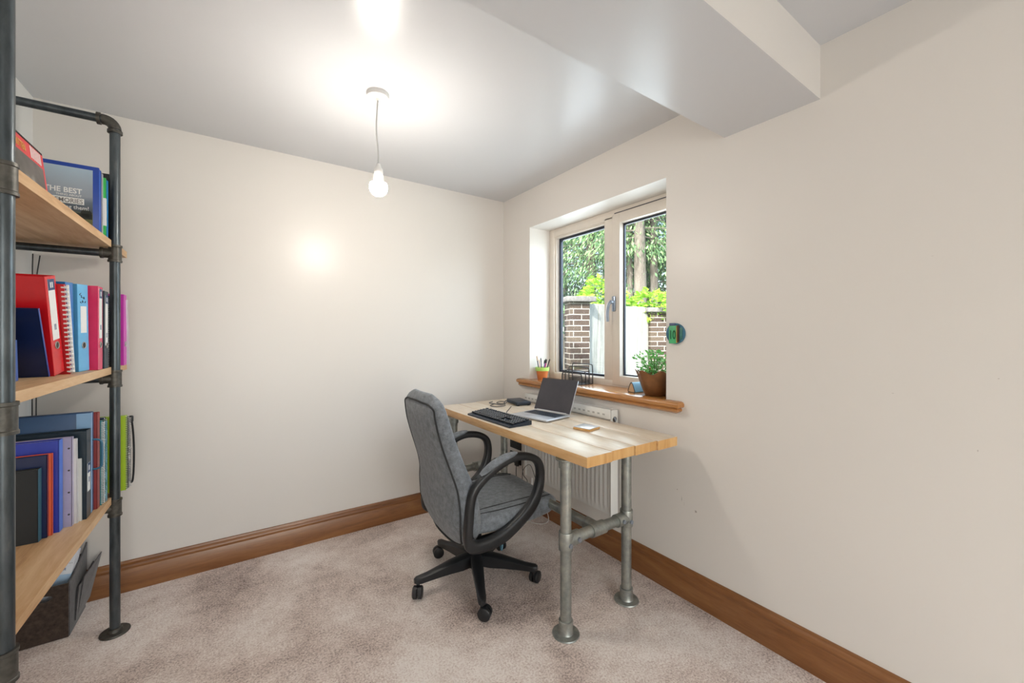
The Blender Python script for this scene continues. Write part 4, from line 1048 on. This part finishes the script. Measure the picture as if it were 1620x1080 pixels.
text('lettering', 'is making them!', .0215, (-.028, -.0012, .090), xt, yt, wt, t, sx=.86, align='RIGHT')
b = MB(); b.lathe([(0, -.0011), (.016, -.0011), (.016, -.0002), (0, -.0002)], (-.036, 0, .078), 20, axis='y'); b.bx((-.066, -.0011, .055), (-.019, -.0002, .076)); b.build('tree_silhouette', cm('dark tree', (.012, .014, .010)), t)
o = folder('pale grey plastic folder behind the blue photo album', -.4555, 2.337, z, .014, .262, .24, cm('pale grey folder', (.50, .50, .56)), group=sh1)
o = folder('white folder with green ends on the top shelf', -.4485, 2.353, z, .010, .250, .22, cm('bright green', (.06, .58, .12)), group=sh1)
MB().bx((-.222, -.0006, .050), (.0008, .0106, .165)).build('white_middle', labelw, o)
folder('bright blue folder next to the far post on the top shelf', -.4465, 2.365, z, .018, .245, .22, cm('bright blue', (.02, .28, .68)), group=sh1)
o = lever_file('dark ring binder behind the far post on the top shelf', -.455, 2.462, z, .06, .30, .27, M['blackm'], lb=False, hole=0, group=sh1)
# far book, seen over the far post: lies on the top shelf past the frame
# black cords hanging down the left wall
for (yy, zt, zb, lb) in ((2.724, 1.665, 1.20, 'left of two thin black cords hanging on the wall behind the shelves'), (2.768, 1.665, 1.16, 'right of two thin black cords hanging on the wall behind the shelves')):
    pts = [(-.755 if yy < 2.75 else -.745, yy, zt), (-.757, yy + .003, (zt + zb) / 2 + .14), (-.752, yy - .004, (zt + zb) / 2 + .06), (-.756, yy + .004, (zt + zb) / 2), (-.754, yy, zb), (-.756, yy - .004, zb - .2), (-.756, yy, .16), (-.752, yy, .004)]
    o = MB().tube(catmull(pts, 5), .0022, 7).build('cord', M['black'], origin=(-.755, yy, 0)); tag(o, lb, 'cord')

# ------------------------------------------------------------------ felt basket with papers under the shelves
BK_ = thing('storage_basket', 'dark marbled felt basket with side pockets on the carpet under the shelves', 'basket', (-.67, 2.61, 0))
bx0, bx1, by0, by1 = -.765, -.592, 2.505, 2.735
def wallpoly(hf): pass
T_ = .006
b = MB()
# front panel with hand hole: polygon ring
hole = [(-.700 + .034 * math.cos(a), .182 + .012 * math.sin(a)) for a in np.linspace(0, 2 * PI, 20, endpoint=False)]
hx = -.672
Y0_, Y1_ = by0, by0 + T_
outer_ = [(bx0, .004), (bx1 - .012, .004), (bx1, .016), (bx1, .232), (bx0, .232)]
fr = [(hx + .034 * math.cos(a), .186 + .0125 * math.sin(a)) for a in np.linspace(0, 2 * PI, 24, endpoint=False)]
# radial bridge: each hole point to a boundary point in the same direction
def bound(a):
    c_, s_ = math.cos(a), math.sin(a); ts = []
    if c_ > 0: ts.append((bx1 - hx) / c_)
    if c_ < 0: ts.append((bx0 - hx) / c_)
    if s_ > 0: ts.append((.232 - .186) / s_)
    if s_ < 0: ts.append((.002 - .186) / s_)
    t_ = min(ts); return (hx + c_ * t_, .186 + s_ * t_)
angs = sorted(set([round(2 * PI * k / 32, 5) for k in range(32)] + [round(math.atan2(zc - .186, xc - hx) % (2 * PI), 5) for xc in (bx0, bx1) for zc in (.002, .232)]))
hr = [(hx + .034 * math.cos(a), .186 + .0125 * math.sin(a)) for a in angs]; ob = [bound(a) for a in angs]
for yy in (Y0_, Y1_): b.grid([[(x, yy, zz_) for x, zz_ in hr], [(x, yy, zz_) for x, zz_ in ob]], closed_v=True)
b.grid([[(x, Y0_, zz_) for x, zz_ in hr], [(x, Y1_, zz_) for x, zz_ in hr]], closed_v=True)
b.grid([[(x, Y0_, zz_) for x, zz_ in ob], [(x, Y1_, zz_) for x, zz_ in ob]], closed_v=True)
b.build('front_panel', M['felttop'], BK_, True, angle=None)
b = MB()
top_ = lambda y: .232 + .055 * ((y - by0) / (by1 - by0)) ** 1.6
ys = np.linspace(by0 + T_ + .001, by1 + .03, 10)
poly = [(y, .002) for y in (by0 + T_ + .001, by1 + .0)] + [(y, top_(y)) for y in ys[::-1]]
b.prism(poly, bx1 - .004, bx1 + .002, 'x')
b.prism([(y, .002) for y in (by0 + T_ + .001, by1)] + [(y, .24) for y in (by1, by0 + T_ + .001)], bx0, bx0 + .006, 'x')
b.bx((bx0 + .006, by1 - .006, .002), (bx1 - .004, by1, .26)); b.bx((bx0 + .006, by0 + T_, .002), (bx1 - .004, by1 - .006, .008))
b.build('side_panel', M['felt'], BK_, True, angle=None)
b = MB()
for (ya, yb, off, hh) in ((by0 + .07, by1 + .02, .020, .205), (by0 + .09, by1 + .035, .044, .235)):
    pl_ = [(ya, bx1 + .003), (ya, bx1 + .003 + off * .4), (yb, bx1 + .003 + off), (yb, bx1 + .003 + off - .004), (ya + .004, bx1 + .003)]
    lo = [(bx1 + .003, ya, .03), (bx1 + .006, ya, .03), (bx1 + .010, yb, .03), (bx1 + .006, yb, .03)]
    hi = [(bx1 + .003 + off * .5, ya, hh - .03), (bx1 + .007 + off * .5, ya, hh - .03), (bx1 + .007 + off, yb - .0, hh), (bx1 + .003 + off, yb - .0, hh)]
    b.grid([lo, hi], closed_v=True, cap=True)
b.build('pocket_flap', M['felt'], BK_, True, angle=None)
pk = thing('paper_packet', 'white and pale blue boxed paper packet standing in the felt basket', 'packet', (-.664, 2.552, .080))
pk.rotation_euler = (R(-9), R(8), 0)
MB().bx((-.075, 0, 0), (.040, .085, .255), .002).build('packet_body', cm('cool white card', (.66, .69, .74), .5), pk)
MB().bx((-.0755, -.0006, .12), (.0405, .0855, .170)).build('blue_band', cm('pale blue card', (.40, .58, .78), .5), pk)
b = MB()
for k in range(18): b.bx((-.074 + k * .0063, -.0010, .2135), (-.0705 + k * .0063, -.0002, .2148))
b.build('perforation', M['dkblue'], pk)
text('lettering', 'Shelfcare Post', .0155, (-.068, -.0010, .188), (1, 0, 0), (0, 0, 1), inkm, pk, sx=1.0, bold=.0004)

# ------------------------------------------------------------------ outside
gr = struct(MB().bx((2.16, -14, -.5), (40, 40, -.15)).build('ground', M['ground'], angle=None))
def raypt(px_, d, z_=0):
    l_ = (px_ - 810) / 637.0; a_ = R(34.47); s_, c_ = math.sin(a_), math.cos(a_)
    return Vector(((s_ + c_ * l_) * d, (c_ - s_ * l_) * d, z_))
def pillar(lab, x, y, rz, w, dp, h, cap):
    t = thing('brick_pillar', lab, 'brick pillar', (x, y, -.15), rz)
    MB().bx((-w / 2, -dp / 2, 0), (w / 2, dp / 2, h + .15)).build('brickwork', M['brick'], t, angle=None)
    MB().box((0, 0, h + .15 + .035), (w + .14, dp + .14, .07), None, .008, 2).build('coping_stone', M['stone'], t)
    return t
pillar('brown brick pillar with grey coping seen in the left pane', 3.87, 4.06, R(-26), .27, .27, 1.745, True)
pillar('brown brick pillar under the climber seen in the right pane', 5.62, 4.02, R(-32), .36, .30, 1.66, True)
def fence_run(a, b_, lab, h=1.73):
    a = Vector(a); b_ = Vector(b_); d = b_ - a; n = int(d.length / .10); rz = math.atan2(d.y, d.x)
    t = thing('fence', lab, 'fence', (a.x, a.y, -.15), rz)
    b = MB(); rr = random.Random(3)
    for k in range(n):
        b.bx((k * .10 + .002, -.009 + (k % 2) * .006, .02), (k * .10 + .0965, .006 + (k % 2) * .006, h + .15 + rr.uniform(-.006, .006)), .003, 1)
    b.build('fence_boards', M['fence'], t)
    b = MB(); b.bx((0, .012, .4), (d.length, .05, .46)); b.bx((0, .012, 1.5), (d.length, .05, 1.56)); b.build('fence_rail', M['fence'], t)
    return t
fence_run((4.02, 3.98), (5.44, 4.06), 'pale vertical board fence between the two brick pillars', 1.735)
fence_run((2.3, 5.3), (3.72, 4.16), 'pale board fence left of the first brick pillar', 1.70)
fence_run((5.82, 3.92), (9.0, 2.2), 'pale board fence right of the second brick pillar', 1.70)

def conifer(x, y, lab, h, rad_, z_lo, n, mat, tr, seed, group='conifers beyond the fence'):
    t = thing('conifer_tree', lab, 'tree', (x, y, -.2), group=group)
    rg = np.random.RandomState(seed)
    MB().tube([(0, 0, 0), (.02, 0, h * .3), (-.02, .02, h * .6), (0, 0, h)], tr, 14, scale=[1.25, 1, .7, .12]).build('trunk', M['bark'], t)
    V = []; F = []
    per = 110; n = int(n * 1.25)
    nb = n // per
    bb = MB()
    for k in range(nb):
        z_ = z_lo + (h - z_lo) * (rg.uniform() ** .9); L_ = rad_ * (1 - .75 * (z_ - z_lo) / (h - z_lo)) * rg.uniform(.55, 1.1)
        a = rg.uniform(0, 2 * PI); ca, sa = math.cos(a), math.sin(a); droop = rg.uniform(.15, .5)
        bp = [(ca * L_ * q, sa * L_ * q, z_ - droop * L_ * q * q + .08 * q) for q in (0, .35, .7, 1)]
        bb.tube(bp, .018, 5, scale=[1, .7, .4, .15])
        for j in range(per):
            q = rg.uniform(.25, 1.05); sp_ = .20 * (1.1 - abs(q - .7))
            c = np.array([ca * L_ * q + rg.normal() * sp_ * .9, sa * L_ * q + rg.normal() * sp_ * .9, z_ - droop * L_ * q * q - abs(rg.normal()) * .17])
            d = np.array([ca * .5 + rg.normal() * .4, sa * .5 + rg.normal() * .4, -1.0]); d /= np.linalg.norm(d)
            w = np.cross(d, rg.normal(size=3)); w /= np.linalg.norm(w); s_ = rg.uniform(.022, .055)
            i0 = len(V); V += [c, c + d * s_ * 1.1 + w * s_ * .42, c + d * s_ * 2.6, c + d * s_ * 1.1 - w * s_ * .42]; F += [(i0, i0 + 1, i0 + 2, i0 + 3)]
    bb.build('branches', M['bark'], t)
    leafobj('foliage', V, F, mat, t)
    return t
def rp(px_, d): v = raypt(px_, d); return v.x, v.y
for i, (px_, d, lab, h, rad_, zl, n, mt_, tr) in enumerate([
    (892, 12.5, 'leftmost conifer beyond the fence, thin against bright sky', 8.5, 1.9, 2.6, 9000, 'conifer2', .12),
    (935, 10.5, 'full pale conifer filling the left pane behind the fence', 8.5, 1.9, 2.5, 13000, 'conifer', .13),
    (996, 9.6, 'conifer with a slim dark trunk just right of the mullion', 8.5, 1.4, 3.5, 8000, 'conifer', .075),
    (1012, 9.0, 'conifer with the broadest grey trunk in the right pane', 9.0, 1.5, 3.4, 9000, 'conifer', .135),
    (1034, 9.4, 'conifer with a pale trunk right of the broadest one', 9.0, 1.5, 3.3, 9000, 'conifer', .09),
    (1062, 10.5, 'rightmost conifer half hidden by the window reveal', 9.0, 1.8, 2.2, 9000, 'conifer2', .12),
    (1024, 13.0, 'dark conifer deepest behind the pale trunks', 9.5, 2.4, 1.2, 12000, 'conifer2', .11),
    (958, 14.0, 'dark conifer far behind the window mullion', 9.5, 2.3, 1.0, 11000, 'conifer2', .12),
    (1120, 11.0, 'conifer out to the right beyond the window reveal', 9.0, 2.0, 1.5, 8000, 'conifer2', .12),
    (830, 11.5, 'conifer out to the left of the window view', 8.0, 1.8, 1.5, 8000, 'conifer2', .12)]):
    x, y = rp(px_, d); conifer(x, y, lab, h, rad_, zl, n, M[mt_], tr, 20 + i)
def bush(x, y, zc, rx, rz_, n, lab, mat, size, seed, zbase=-.15):
    t = thing('climbing_shrub', lab, 'shrub', (x, y, zbase))
    def fn(rg):
        v = rg.normal(size=3); v /= np.linalg.norm(v); q = rg.uniform(.55, 1.0) ** .6
        bumpy = 1 + .22 * math.sin(5 * v[0] + 3 * v[2] + seed) * math.cos(4 * v[1] - 2)
        return (v[0] * rx * q * bumpy, v[1] * rx * q * bumpy, zc - zbase + v[2] * rz_ * q * bumpy), (v[0] + rg.normal() * .5, v[1] + rg.normal() * .5, v[2] * .6 - .35)
    V, F = leaves(fn, n, size, seed); leafobj('foliage', V, F, mat, t)
    b = MB(); rr = random.Random(seed)
    for k in range(7):
        a = rr.uniform(0, 2 * PI); b.tube(catmull([(.05 * math.cos(a), .05 * math.sin(a), 0), (.1 * math.cos(a), .1 * math.sin(a), (zc - zbase) * .6), (rx * .6 * math.cos(a), rx * .6 * math.sin(a), zc - zbase + rr.uniform(-.1, .2) * rz_)], 4), .012, 6)
    b.build('stems', M['bark'], t)
x, y = rp(1034, 6.75); bush(x, y, 1.74, .48, .30, 1500, 'yellow green climber mounded over the right brick pillar', M['vine'], .060, 5)
x, y = rp(1002, 6.7); bush(x, y, 1.66, .22, .12, 260, 'low sprays of yellow green climber along the fence top', M['vine'], .055, 9)
x, y = rp(952, 6.6); bush(x, y, 1.88, .36, .36, 1000, 'yellow green bush behind the fence left of the mullion', M['vine'], .055, 6)
x, y = rp(925, 9.5); bush(x, y, 1.95, .5, .30, 600, 'small distant green bush beyond the left pillar coping', M['conifer'], .06, 8)
